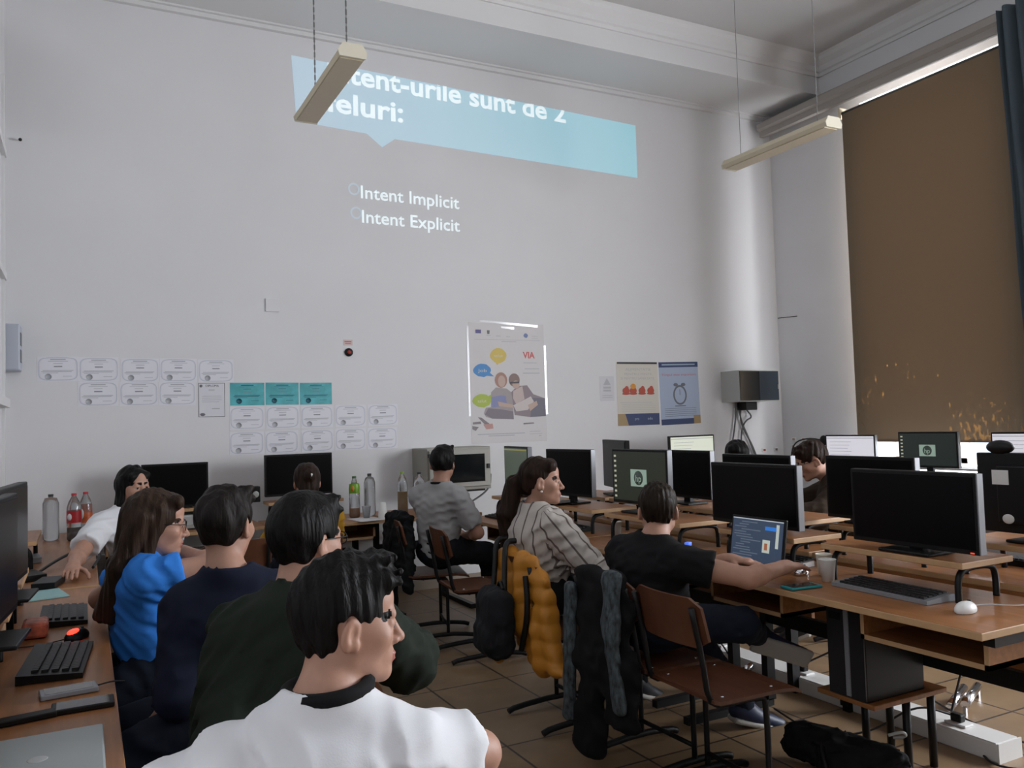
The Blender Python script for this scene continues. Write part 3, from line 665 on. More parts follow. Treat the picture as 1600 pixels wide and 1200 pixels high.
desk('computer_desk', 'wooden desk under the monitor back with white sticker', (3.86, 3.06, 0), PI, 1.50, .60, [(.1, .62), (.74, 1.44)], [(.1, .6)], (.15, 1.35), group=G, panel=True)
desk('computer_desk', 'wooden desk behind the middle row, in front of the leaning brown jacket person', (3.86, 4.30, 0), PI, 1.22, .60, [(.1, .6), (.62, 1.18)], [], (.15, 1.05), group=G, panel=True)
desk('computer_desk', 'wooden desk behind the middle row, near the white lit monitor', (3.86, 5.65, 0), PI, 1.32, .60, [(.1, .7), (.75, 1.3)], [], (.15, 1.15), group=G, panel=True)
desk('computer_desk', 'wooden desk against the front wall under the pale lit monitor', (6.3, 6.30, 0), PI/2, 1.9, .62, [(.5, 1.3)], [], (.2, 1.7), group='desks along the front wall', sdepth=(.12, .5), zs=.93)
t = desk('computer_desk', 'long desk with pale worktop under the blind, carrying bright monitors', (6.34, 3.1, 0), 0, 3.1, .62, [], [], (.3, 1.5, 2.8), zt=.90, group='desks along the window wall')
for c in t.children:
    if c.name.startswith('desktop'):
        c.data.materials[0] = mat('pale_worktop', (.55, .55, .56), .35); c.data.materials[1] = mat('pale_worktop', (.55, .55, .56), .35)
G = 'desks along the front wall'
desk('computer_desk', 'wooden desk against the front wall below the first black monitor', (1.18, 6.27, 0), PI/2, 1.1, .62, [(.28, .82)], [(.6, 1.05)], (.2, .95), group=G, sdepth=(.2, .56))
desk('computer_desk', 'wooden desk against the front wall with juice bottle, below the lower certificates', (2.04, 6.05, 0), PI/2, .84, .62, [(.22, .80)], [(.06, .5)], (.08, .76), group=G, sdepth=(.4, .62))
desk('computer_desk', 'plain wooden table under the beige network cabinet', (2.80, 5.98, 0), PI/2, .74, .70, [], [], (.08, .66), group=G)
G = 'wooden desks along the left wall'
desk('computer_desk', 'long wooden desk in the near corner with phones and keyboards', (.075, 4.35, 0), PI, 3.35, .56, [(.24, .70), (.78, 1.30), (1.42, 1.98), (2.15, 2.70)], [], (.3, 1.7, 3.1), group=G, sdepth=(.285, .55))
desk('computer_desk', 'wooden desk in the far wall corner carrying water and soda bottles', (.06, 6.90, 0), PI, 2.5, .55, [(1.2, 1.8)], [], (.3, 2.2), group=G, sdepth=(.285, .53))

# ------------------------------------------------------------------ monitors
def monitor(label, loc, rz, w_, h_, gap, scr=SCR, group='computer monitors', back_sticker=False, content=None, edge=SILV, led=False):
    """screen faces local -x; loc: middle of the foot; gap: shelf to lower edge"""
    t = thing('computer_monitor', label, 'monitor', loc, rz, group)
    MB().b(-.08, .08, -.11, .11, 0, .012, .004).build('base', BLK, t)
    MB().b(.0, .03, -.03, .03, .01, gap+h_*.5, .003).build('stand', BLK, t)
    m = MB().b(-.022, .012, -w_/2, w_/2, gap, gap+h_, .004); m.b(.01, .035, -w_*.32, w_*.32, gap+.04, gap+h_-.05, .008); m.build('casing', BLK, t)
    MB().b(-.0245, -.0215, -w_/2+.014, w_/2-.014, gap+.018, gap+h_-.014).build('screen', scr, t)
    if edge: MB().b(-.021, .011, -w_/2-.004, -w_/2+.001, gap+.002, gap+h_-.002).build('side_edge', edge, t)
    if led: MB().b(-.0235, -.0215, -w_/2+.02, -w_/2+.035, gap+.004, gap+.009).build('power_light', mat('led_red', (.5, .02, .01), .4, emit=(1, .08, .03), estr=1.2), t)
    if back_sticker:
        MB().b(.0355, .037, -.18, -.11, gap+h_-.13, gap+h_-.07).build('sticker', WHITEP, t); MB().ball((.036, -.12, gap+.06), (.004, .025, .02)).build('sticker', WHITEP, t)
    if content: content(t, w_, h_, gap)
    return t
LGT = (.9, .95, 1)
LOGOP = mat('logo_panel', (.2, .3, .25), .4, emit=(.42, .55, .46), estr=.55); ICON = mat('icon_light', (.3, .3, .25), .4, emit=(.8, .8, .6), estr=.5)
DESKT = mat('dark_desktop', (.02, .022, .018), .3, emit=(.020, .024, .017), estr=1)
def hp_desktop(t, w_, h_, gap):
    def scr(y0, y1, z0, z1, m, n, x=-.0252): return MB().b(x, x+.0008, y0, y1, z0, z1).build(n, m, t)
    cz = gap+h_*.48; scr(-.075, .075, cz-.05, cz+.05, LOGOP, 'logo_panel')
    m = MB(); m.lathe([(.042, 0), (.042, .0006), (0, .0006)], n=24); bmesh.ops.rotate(m.bm, cent=(0, 0, 0), matrix=Matrix.Rotation(-PI/2, 3, 'Y'), verts=list(m.bm.verts)); bmesh.ops.translate(m.bm, vec=(-.0256, 0, cz), verts=list(m.bm.verts)); m.build('logo_disc', mat('logo_disc', (.02, .03, .025), .4, emit=(.05, .07, .055), estr=.5), t)
    me = text('logo_letters', 'hp', -.026, .026, -.018, .042, LOGOP, t); me.location = (-.0268, 0, cz-.004); me.rotation_euler = (0, 0, -PI/2)
    m = MB()
    for k in range(9): m.b(-.0255, -.0248, w_/2-.045, w_/2-.025, gap+h_-.035-.03*k-.012, gap+h_-.035-.03*k)
    m.build('desktop_icons', ICON, t)
def doc(t, w_, h_, gap):
    m = MB(); m.b(-.0256, -.0249, -w_/2+.016, w_/2-.016, gap+h_-.035, gap+h_-.028)
    for k in range(6): m.b(-.0256, -.0249, -.02+.02*(k % 3), w_/2-.05, gap+h_-.07-.03*k, gap+h_-.066-.03*k)
    m.build('screen_text', mat('screen_text', (.3, .3, .3), .5, emit=(.45, .45, .5), estr=.6), t)
WSCR = mat('white_screen', (.3, .3, .3), .3, emit=(.92, .90, 1), estr=.80); YSCR = mat('cream_screen', (.3, .3, .3), .3, emit=(.86, .92, .72), estr=.75); GSCR = mat('green_screen', (.02, .03, .02), .3, emit=(.075, .095, .072), estr=1)
G = 'monitors on the middle row of desks'
monitor('wide black monitor with red light on the nearest middle desk', (2.87, 2.17, .90), 0, .55, .295, .02, group=G, led=True)
monitor('large black monitor standing behind the open laptop', (2.90, 3.06, .90), 0, .58, .30, .015, group=G)
monitor('monitor showing a pale logo on a dark desktop beyond the black shirt person', (2.90, 3.98, .90), .03, .52, .32, .05, DESKT, G, content=hp_desktop)
monitor('black monitor with silver edge right of the striped blouse person', (2.90, 4.78, .90), .10, .50, .31, .05, group=G)
def gtop(t, w_, h_, gap): MB().b(-.0256, -.0249, -w_/2+.016, w_/2-.016, gap+h_-.03, gap+h_-.022).build('screen_bar', mat('yellow_bar', (.1, .1, .02), .4, emit=(.45, .42, .1), estr=.6), t)
monitor('monitor with dim green screen beside the beige network cabinet', (2.90, 5.53, .90), -.12, .50, .30, .07, GSCR, G, content=gtop)
G = 'monitors on the window side row of desks'
monitor('dark monitor seen from behind with white sticker on its back', (3.42, 2.00, .90), PI, .52, .33, .03, group=G, back_sticker=True, edge=None)
o = MB().ball((3.42, 2.16, 1.275), (.03, .06, .03)).build('webcam', BLK); tag(o, 'black round webcam on top of the stickered monitor', 'webcam')
monitor('black monitor in front of the leaning brown jacket person', (3.44, 2.83, .90), 0, .52, .315, .015, group=G)
monitor('black monitor hiding the person with dark hair by the front wall', (3.42, 3.58, .90), 0, .54, .315, .01, group=G)
monitor('black monitor partly behind the logo monitor, below the alarm clock poster', (3.42, 4.22, .90), 0, .52, .30, .04, group=G)
monitor('dark monitor turned to the wall side below the cream poster', (3.46, 5.05, .90), -.3, .56, .35, .05, group=G, edge=None)
G = 'lit monitors near the walls'
monitor('monitor with pale cream lit page against the front wall', (5.36, 6.52, .93), PI/2, .56, .31, .03, YSCR, G, content=doc)
monitor('monitor with white lit page nearest the window corner', (6.52, 5.57, .90), .05, .55, .29, .045, WSCR, G, content=doc)
monitor('monitor with pale logo on dark desktop under the blind', (6.52, 4.75, .90), .05, .55, .31, .05, mat('dark_desktop_blue', (.015, .02, .018), .25, emit=(.014, .02, .018), estr=1), G, content=hp_desktop)
monitor('monitor with white lit page under the curtain edge', (6.52, 3.90, .90), .05, .54, .31, .045, WSCR, G, content=doc)
G = 'monitors along the left wall'
for i, (x, y_, rz, lab) in enumerate(((-.235, 3.34, PI-.10, 'dark monitor farthest along the long corner desk, seen edge-on'), (-.225, 2.64, PI-.10, 'dark monitor second in the edge-on row on the corner desk'), (-.25, 1.95, PI-.10, 'dark monitor nearest the camera in the edge-on row'))):
    monitor(lab, (x, y_, .90), rz, .52, .34, .045, mat('screen_dim', (.006, .0055, .0055), .3, spec=.25), G, edge=None)
G = 'black monitors along the front wall'
monitor('black monitor on the front wall beside the dark haired person in white', (.60, 6.62, .90), PI/2, .46, .325, -.03+.03, group=G, edge=None)
monitor('black monitor on the front wall below the lowest certificates', (1.51, 6.63, .90), PI/2, .53, .325, .03, group=G, edge=None)

# ------------------------------------------------------------------ laptops, keyboards, mice, phones
def keyboard(label, loc, rz, col, keycol, w_=.44, d_=.15, group='computer keyboards', tilt=0):
    t = thing('computer_keyboard', label, 'keyboard', loc, rz, group); t.rotation_euler = (0, tilt, rz)
    MB().prism([(-d_/2, 0), (d_/2, 0), (d_/2, .026), (-d_/2, .014)], 'y', -w_/2, w_/2).build('body', col, t)
    m = MB()
    for r in range(5):
        x = -d_/2+.022+r*.026; z = .0145+(x+d_/2)/d_*.012
        y_ = -w_/2+.02
        while y_ < w_/2-.035:
            if not (-w_/2+.118 < y_ < -w_/2+.13): m.box((x, y_+.009, z+.003), (.018, .016, .008))
            y_ += .0195
    m.build('keys', keycol, t)
    return t
def mouse(label, loc, rz, m, cord=None, glow_=None):
    t = thing('computer_mouse', label, 'mouse', loc, rz, 'computer mice')
    b = MB(); b.ball((0, 0, .008), (.055, .031, .028), u=20, v=14); bmesh.ops.bisect_plane(b.bm, geom=list(b.bm.verts)+list(b.bm.edges)+list(b.bm.faces), plane_co=(0, 0, 0), plane_no=(0, 0, -1), clear_outer=True); b.build('shell', m, t)
    MB().tube([(.03, 0, .026), (.03, 0, .036)], .006, 10).build('wheel', BLK, t)
    if glow_: MB().ball((-.015, 0, .026), (.03, .018, .012)).build('light', glow_, t)
    if cord: MB().tube(cord, .0022, 6, smooth=2).build('cord', CABLE if m is BLK else mat('cord_white', (.6, .6, .6), .5), t)
    return t
BKEY = mat('black_keys', (.018, .018, .02), .5)
keyboard('silver keyboard with black keys on the nearest middle desk', (2.76, 2.21, .75), -.03, SILV, BKEY)
mouse('white mouse beside the silver keyboard', (2.70, 1.86, .75), .2, WHITEP, [(.05, 0, .012), (.12, -.02, .01), (.18, -.10, .006), (.26, -.12, .004)])
keyboard('black keyboard on the desk of the striped blouse person', (2.78, 4.68, .75), 0, BLK, BKEY)
keyboard('black keyboard on the desk by the grey polo person', (2.74, 5.43, .75), 0, BLK, BKEY)
keyboard('black keyboard on the window side desk under the stickered monitor', (3.72, 2.35, .75), PI, BLK, BKEY, w_=.4)
keyboard('pale keyboard stored under the shelf behind the laptop', (2.915, 2.90, .75), 0, WHITEP, BKEY, w_=.25, d_=.11)
keyboard('dark keyboard on the corner desk beside the glowing mouse', (-.075, 2.95, .75), PI-.08, BLK, BKEY, w_=.40, d_=.17)
keyboard('dark keyboard on the corner desk next to the orange case', (-.07, 3.68, .75), PI, BLK, BKEY, w_=.34, d_=.16)
mouse('black mouse glowing red on the corner desk', (-.025, 3.27, .75), 1.0, BLK, [(-.05, .01, .012), (-.10, .06, .006), (-.13, .13, .004)], mat('red_glow', (.5, .02, .01), .3, emit=(1, .04, .02), estr=4))
mouse('shiny silver mouse beside the paper cups', (2.785, 2.675, .75), .4, CHROME)
def phone(name, label, cat, loc, rz, w_, l_, h_, m, scr=None, cordpts=None):
    t = thing(name, label, cat, loc, rz); MB().b(-w_/2, w_/2, -l_/2, l_/2, 0, h_, .003).build('body', m, t)
    if scr: MB().b(-w_/2+.004, w_/2-.004, -l_/2+.012, l_/2-.012, h_-.0005, h_+.0008).build('screen', scr, t)
    if cordpts: MB().tube(cordpts, .0025, 6, smooth=2).build('cord', CABLE, t)
    return t
GLS = mat('phone_glass', (.05, .05, .05), .12)
phone('mobile_phone', 'silver phone with cord lying by the dark keyboard', 'phone', (-.04, 2.60, .75), PI/2+.1, .07, .14, .014, SILV, mat('phone_grey', (.16, .16, .16), .2), [(0, -.07, .008), (.01, -.11, .01), (.0, -.14, .006)])
phone('mobile_phone', 'black phone at the edge of the corner desk', 'phone', (-.005, 2.445, .75), PI/2, .075, .145, .013, BLK, GLS)
phone('mobile_phone', 'slim dark phone beside the grey laptop', 'phone', (-.14, 2.41, .75), PI/2+.15, .04, .15, .014, BLK)
phone('mobile_phone', 'teal edged phone under the hand on the middle desk', 'phone', (2.565, 2.47, .75), 1.45, .075, .15, .010, mat('teal_plastic', (.02, .28, .30), .4), GLS)
t = thing('laptop_computer', 'closed grey laptop lying at the near end of the corner desk', 'laptop', (-.09, 2.04, .75))
MB().b(-.12, .125, -.17, .17, 0, .014, .005).build('base', GREYM, t); MB().b(-.122, .127, -.172, .172, .0145, .024, .005).build('lid', mat('laptop_lid', (.34, .37, .37), .45), t); m = MB(); m.ball((.0, 0, .024), (.02, .02, .0008)); m.build('emblem', mat('lid_emblem', (.42, .44, .44), .3), t)
t = thing('laptop_computer', 'open black laptop with code on screen in front of the black shirt person', 'laptop', (2.70, 2.87, .75), .0)
MB().b(-.23, 0, -.17, .17, 0, .022, .005).build('base', BLK, t)
m = MB()
for r in range(6):
    for k in range(17): m.box((-.205+.024*r, -.155+.0183*k, .023), (.019, .016, .004))
m.build('keys', BKEY, t); MB().b(-.235, -.215, -.05, .05, .0215, .0235).build('touchpad', GREYM, t)
lid = MB().box((.020, 0, .125), (.012, .34, .220), Matrix.Rotation(.17, 3, 'Y'), .004).build('lid', BLK, t)
R = Matrix.Rotation(.17, 3, 'Y')
def onlid(y, z, x=-.007): return Vector((.020, 0, .125))+R @ Vector((x, y, z))
def lidbox(n, m_, y0, y1, z0, z1, x=-.0068): return MB().box(onlid((y0+y1)/2, (z0+z1)/2, x), (.001, y1-y0, z1-z0), R).build(n, m_, lid)
lidbox('screen', mat('laptop_screen', (.02, .03, .05), .3, emit=(.034, .055, .098), estr=1), -.158, .158, -.092, .099)
m = MB()
random.seed(9)
for k in range(15):
    z = .083-.0115*k; y_ = .145-.015*random.choice((0, 1, 2, 3)); L_ = random.uniform(.05, .13); m.box(onlid(y_-L_/2, z, -.0076), (.0006, L_, .004), R)
m.build('code_lines', mat('code_ink', (.1, .1, .1), .5, emit=(.10, .135, .18), estr=1), lid)
lidbox('screen_bar', mat('bar_white', (.3, .3, .3), .5, emit=(.6, .7, .8), estr=.7), -.158, .158, .095, .0995, -.0078)
lidbox('popup', mat('popup_blue', (.02, .1, .3), .5, emit=(.03, .22, .75), estr=.8), -.12, -.05, .055, .072, -.0078); lidbox('popup', mat('popup_pale', (.3, .3, .3), .5, emit=(.55, .62, .55), estr=.8), -.135, -.118, -.02, .085, -.0078)
lidbox('popup', mat('popup_pale', (.3, .3, .3), .5), -.085, -.04, -.045, .012, -.0078); m = MB(); m.box(onlid(-.062, -.018, -.0086), (.0006, .018, .03), R); m.build('popup_icon', mat('popup_red', (.4, .1, .05), .5, emit=(.5, .2, .1), estr=.5), lid)
t = thing('laptop_computer', 'slim closed grey laptop under the silver edged monitor, beyond the striped blouse person', 'laptop', (2.92, 4.93, .90), .1)
MB().b(-.16, .02, -.26, .06, .013, .026, .004).build('base', SILV, t); MB().b(-.161, .021, -.261, .061, .0265, .032, .003).build('lid', GREYM, t); MB().b(-.1, -.02, -.2, 0, 0, .013).build('foot', BLK, t)
t.location = (2.80, 4.96, .90)
# small things on desks
def cup(label, loc, m, s=1, group='disposable cups'):
    t = thing('paper_cup', label, 'cup', loc, 0, group)
    MB().lathe([(0, .002), (.024*s, 0), (.034*s, .088*s), (.036*s, .09*s), (.0345*s, .092*s), (.032*s, .088*s), (.023*s, .006), (0, .006)], n=20).build('cup', m, t); return t
CUPW = mat('cup_white', (.75, .75, .72), .5); CUPC = mat('cup_clear', (.75, .77, .8), .15, trans=.65)
cup('white paper cup in front on the nearest middle desk', (2.75, 2.50, .75), CUPW); cup('white paper cup with yellow band behind the other on the middle desk', (2.84, 2.60, .75), mat('cup_yellowish', (.72, .70, .60), .5))
cup('white cup on the desk behind the striped blouse person', (2.86, 4.20, .75), CUPW, .9)
cup('clear plastic cup beside the white cup stack on the front desk', (1.93, 6.22, .75), CUPC, 1)
t = thing('cup_stack', 'stack of upturned white cups on the front desk', 'cup stack', (2.02, 6.10, .75)); m = MB()
for k in range(4): m.lathe([(.036, .0+.012*k), (.034, .004+.012*k), (.026, .085+.012*k), (0, .087+.012*k)], n=20)
m.build('cups', CUPW, t)
PET = mat('clear_bottle', (.8, .83, .85), .08, trans=.9); 
def bottle(label, loc, h, r, capm, liquid=None, lz=0, labelm=None, lb=(0, 0), lm2=None, shoulder=.7):
    t = thing('plastic_bottle', label, 'bottle', loc, 0, 'plastic drink bottles')
    MB().lathe([(0, .004), (r*.8, 0), (r, .012), (r, h*shoulder), (r*.75, h*(shoulder+.12)), (.016, h*.93), (.014, h*.95), (.014, h*.97)], n=24).build('bottle', PET, t)
    MB().lathe([(.0165, h*.95), (.0165, h), (0, h)], n=16).build('cap', capm, t)
    if liquid: MB().lathe([(0, .006), (r*.96, .01), (r*.96, lz), (0, lz)], n=24).build('drink', liquid, t)
    if labelm:
        l_ = MB().lathe([(r*1.012, lb[0]), (r*1.02, (lb[0]+lb[1])/2), (r*(1.012 if lb[1] < h*shoulder else .9), lb[1])], n=24).build('wrap', labelm, t)
        if lm2: MB().ball((-r*.55, -r*.78, (lb[0]+lb[1])/2), (r*.35, r*.3, (lb[1]-lb[0])*.3)).build('print', lm2, l_)
    return t
BCAP = mat('cap_black', (.02, .02, .02), .4); GCAP = mat('cap_green', (.25, .42, .06), .4); RCAP = mat('cap_red', (.45, .02, .03), .4)
JUICE = mat('orange_drink', (.50, .20, .01), .15); AMBER = mat('amber_drink', (.42, .22, .03), .12); COLA = mat('cola', (.012, .006, .004), .1)
bottle('green and orange wrapped bottle with a little orange drink on the front desk', (1.87, 6.33, .75), .32, .042, mat('cap_dgreen', (.04, .12, .02), .4), JUICE, .075, mat('green_wrap', (.17, .36, .02), .4, noise=.4, nscale=14), (.19, .262), mat('orange_print', (.5, .18, .03), .4), .60)
bottle('tall clear bottle with black cap behind the clear cup', (2.015, 6.40, .75), .33, .045, BCAP, shoulder=.78)
bottle('amber juice bottle with green cap on the front table', (2.20, 6.15, .75), .345, .04, GCAP, AMBER, .19, shoulder=.72)
bottle('clear bottle with black cap beside the network cabinet', (2.42, 6.36, .75), .32, .047, BCAP, shoulder=.72)
bottle('tall clear water bottle with black cap in the wall corner', (-.20, 6.45, .75), .31, .05, BCAP, shoulder=.80)
bottle('cola bottle with red cap and red wrap', (-.06, 6.33, .75), .315, .045, RCAP, COLA, .09, mat('red_wrap', (.40, .015, .02), .4), (.12, .20), mat('white_print', (.6, .6, .6), .4))
bottle('orange drink bottle with red cap beside the cola', (.01, 6.50, .75), .31, .042, RCAP, COLA, .06, mat('orange_wrap', (.55, .12, .03), .4, noise=.4, nscale=20), (.10, .22), mat('white_print', (.6, .6, .6), .4))
tag(MB().box((0, 0, .002), (.20, .26, .004), Matrix.Rotation(.1, 3, 'Z')).build('paper_sheet', paper('white_sheet', (.66, .64, .64)), loc=(1.90, 6.14, .751)), 'white paper sheet lying under the cups on the front desk', 'paper')
tag(MB().b(-.07, .09, -.12, .12, 0, .004).build('teal_booklet', mat('teal_booklet', (.25, .45, .45), .5), loc=(-.17, 4.25, .7515), rz=.2), 'teal booklet lying on the corner desk', 'booklet')
t = thing('phone_case', 'pink and orange patterned case on the corner desk', 'case', (-.155, 3.41, .75)); MB().b(-.04, .04, -.06, .06, 0, .055, .012).build('body', mat('pink_orange', (.62, .17, .10), .5, noise=.6, nscale=22), t); MB().b(-.041, .041, -.02, .02, .02, .04).build('flap', mat('pink', (.6, .25, .22), .5), t)
t = thing('desk_speaker', 'small black speaker beside the front wall monitor', 'speaker', (1.17, 6.62, .90)); MB().b(-.035, .035, -.04, .04, 0, .12, .006).build('body', BLK, t); m = MB(); m.ball((0, -.04, .06), (.025, .006, .025)); m.build('cone', GREYM, t)
t = thing('printer', 'low white printer under the shelf of the first front desk', 'printer', (.63, 6.62, .75)); MB().b(-.12, .12, -.17, .14, 0, .10, .01).build('body', mat('printer_grey', (.46, .47, .46), .5), t); MB().b(-.12, .12, -.19, -.165, .01, .035).build('tray', GREYM, t)
for i, (x, y_, a, c) in enumerate(((-.24, 4.78, .3, BLK), (-.15, 4.50, -.2, BLK), (-.27, 5.45, .1, SILV))):
    phone('desk_gadget', ['black gadget lying on the corner desk nearest the long haired person', 'dark flat gadget on the corner desk by the white shirt arm', 'silver gadget far along the corner desk'][i], 'gadget', (x, y_, .75), a, .10, .2, .03, c)
t = thing('cable', 'black cable looping across the far corner desk', 'cable', (-.06, 5.1, .762)); MB().tube([(-.15, -.2, 0), (-.05, .1, .03), (.08, .25, .06), (.15, .1, .03), (.1, -.2, .0)], .008, 6, smooth=3).build('cord', CABLE, t)
t = thing('blue_box', 'small blue box under the shelf beyond the black shirt person', 'box', (3.5, 3.65, .75)); MB().b(-.05, .05, -.09, .09, 0, .05, .006).build('body', mat('blue_box', (.03, .15, .4), .5), t); MB().b(-.051, .051, -.091, .091, .038, .052, .004).build('lid', mat('blue_lid', (.04, .2, .5), .5), t)

# ------------------------------------------------------------------ tower, stand, floor trunking, bag, cables
t = thing('computer_tower', 'black computer tower on a low wooden stand under the middle desk', 'computer', (2.86, 2.37, .32))
MB().b(-.17, .165, -.09, .09, 0, .40, .004).build('case', BLK, t); MB().b(-.176, -.169, -.088, .088, .004, .396).build('front_panel', mat('tower_front', (.02, .02, .022), .3), t); MB().b(-.181, -.174, -.02, .0, .01, .39).build('stripe', SILV, t); MB().b(-.179, -.173, .02, .075, .30, .33).build('drive', BLKM, t)
t = thing('tower_stand', 'low wooden stand with black legs under the computer tower', 'stand', (2.90, 2.39, 0)); MB().b(-.21, .22, -.14, .14, .30, .32, .003).build('board', WOOD, t)
for a in (.02, .17):
    for b in (-.10, .10): MB().tube([(a, b, 0), (a, b, .30)], .016).build('leg', BLKM, t)
t = thing('floor_trunking', 'white cable trunking with sockets lying along the floor', 'trunking', (3.38, 2.17, 0))
MB().b(-.075, .075, 0, 3.2, 0, .075, .006).build('channel', WHITEP, t); MB().b(-.07, .07, .01, 3.19, .074, .079).build('cover', mat('trunk_cover', (.70, .70, .68), .5), t); MB().b(-.077, .077, -.006, .0, .0, .08).build('end_cap', WHITEP, t)
for y_ in (.22, .75, 1.1, 1.75):
    s = MB().b(-.03, .03, y_-.05, y_+.05, .079, .09, .003).build('socket', WHITEP, t); MB().b(-.016, .02, y_-.02, y_+.03, .09, .125, .006).build('plug', BLK, s)
for i, q in enumerate(([(3.38, 2.42, .11), (3.25, 2.5, .16), (3.1, 2.62, .02), (2.9, 2.75, .012), (3.0, 3.1, .012)], [(3.36, 2.94, .11), (3.20, 2.95, .2), (3.19, 2.7, .4), (3.06, 2.42, .5)], [(3.40, 3.3, .11), (3.55, 3.1, .25), (3.6, 2.6, .03), (3.55, 2.2, .012), (3.7, 1.9, .012)], [(3.38, 3.95, .11), (3.22, 3.7, .15), (3.17, 3.5, .02), (3.12, 3.34, .012), (2.92, 3.28, .012)], [(3.42, 2.45, .11), (3.5, 2.38, .5), (3.48, 2.34, .7)], [(3.36, 2.3, .012), (3.22, 2.12, .012), (3.5, 1.95, .012), (3.9, 2.1, .012)], [(3.16, 2.75, .5), (3.17, 2.7, .2), (3.32, 2.85, .11)])):
    tag(MB().tube(q, .005, 6, smooth=3).build('power_cable', CABLE), ['black cable leaving the front socket of the white trunking toward the bag', 'black cable rising from the trunking to the computer tower', 'black cable crossing the floor behind the trunking', 'black cable on the floor beside the blue shoe', 'black cable hanging from the window side desk to the trunking', 'black cable curling on the floor at the trunking end', 'black cable dangling behind the tower stand'][i], 'cable', 'black cables around the floor trunking')
for i, (x, y_) in enumerate(((3.62, 2.62), (3.70, 2.60), (3.2, 3.55))):
    tag(MB().tube([(x, y_-.02, .05), (x+.28, y_+.1, .06)], .02, 10).b(x-.006, x+.006, y_-.028, y_-.012, 0, .04).b(x+.274, x+.286, y_+.092, y_+.108, 0, .05).build('foot_rail', CHROME), ['chrome foot rail behind the trunking, nearer one', 'chrome foot rail behind the trunking, farther one of the pair', 'chrome foot rail behind the crossed shoe'][i], 'rail', 'chrome foot rails')

# ------------------------------------------------------------------ chairs
def chair(label, loc, rz, group='wooden school chairs'):
    t = thing('school_chair', label, 'chair', loc, rz, group)
    m = MB().prism([(-.20, .455), (-.17, .445), (.12, .445), (.19, .437), (.21, .425), (.21, .413), (.18, .424), (.12, .432), (-.17, .432), (-.20, .442)], 'y', -.20, .20)
    m.build('seat', PLY, t)
    m = MB(); n = 9
    A = []
    for k in range(n):
        yy = -.20+.40*k/(n-1); x = -.245+.03*(abs(yy)/.2)**2
        e = .03 if k in (0, n-1) else 0
        A.append([m.bm.verts.new(p) for p in ((x, yy, .63+e), (x+.012, yy, .63+e), (x-.03+.012, yy, .81-e), (x-.03, yy, .81-e))])
    for a, b in zip(A[:-1], A[1:]):
        for k in range(4): m.bm.faces.new((a[k], a[(k+1) % 4], b[(k+1) % 4], b[k])).smooth = False
    m.bm.faces.new(A[0]); m.bm.faces.new(list(reversed(A[-1]))); m.build('backrest', PLY, t)
    for s in (-1, 1):
        y_ = s*.175
        f = MB().tube([(.06, y_, .03), (.06, y_, .40), (.04, y_, .425), (-.16, y_, .425), (-.205, y_, .45), (-.225, y_, .60), (-.265, y_, .78)], .0115, 8, smooth=1).build('side_frame', BLKM, t)
        MB().tube([(-.22, y_, .016), (-.18, y_, .03), (.06, y_, .045), (.22, y_, .03), (.26, y_, .016)], .015, 8, smooth=1).build('foot', BLKM, t)
    MB().tube([(.06, -.175, .10), (.06, .175, .10)], .010).build('stretcher', BLKM, t); MB().tube([(-.10, -.175, .42), (-.10, .175, .42)], .010).build('stretcher', BLKM, t)
    for s in (-1, 1):
        for x in (-.13, .1): MB().ball((x, s*.16, .447), (.008, .008, .003), u=8, v=6).build('bolt', CHROME, t)
    return t
c0 = chair('empty brown wooden chair in front of the black shirt person', (2.16, 2.505, 0), -.02)
G = 'brown wooden school chairs'
c0['group'] = G
for x, y_, rz, lab in ((2.16, 2.935, .03, 'brown chair under the black shirt person, draped with a coat'), (2.09, 3.58, 0, 'chair under the striped blouse person, draped with the orange jacket'), (2.20, 4.82, -.12, 'empty dark brown chair beside the grey polo person'), (2.16, 5.42, -.25, 'chair of the grey polo person, hung with a black jacket'),
                    (.36, 1.50, PI/2-.1, 'chair under the person in white in the foreground'), (.38, 2.10, PI, 'chair under the dark green hoodie person'), (.42, 2.68, PI, 'chair under the navy shirt person'), (.28, 3.28, PI, 'chair under the blue shirt person'), (.35, 5.50, -PI/2, 'chair under the dark haired person in the wall corner'), (1.25, 5.42, PI/2, 'chair under the person in yellow facing the front wall'),
                    (.80, 5.35, PI/2, 'empty dark red wooden chair at the front desks'), (4.28, 4.60, PI, 'chair under the person hidden behind the far monitor'), (4.42, 3.90, PI-.5, 'chair under the leaning brown jacket person')):
    dup(c0, (x, y_, 0), rz, lab, G)
rc_ = dup(c0, (5.0, 4.75, 0), 2.6, 'chair with orange red back beyond the leaning person', G)
for c in rc_.children:
    if c.name.startswith('backrest'): c.data = c.data.copy(); c.data.materials[0] = mat('orange_red', (.30, .045, .02), .5)

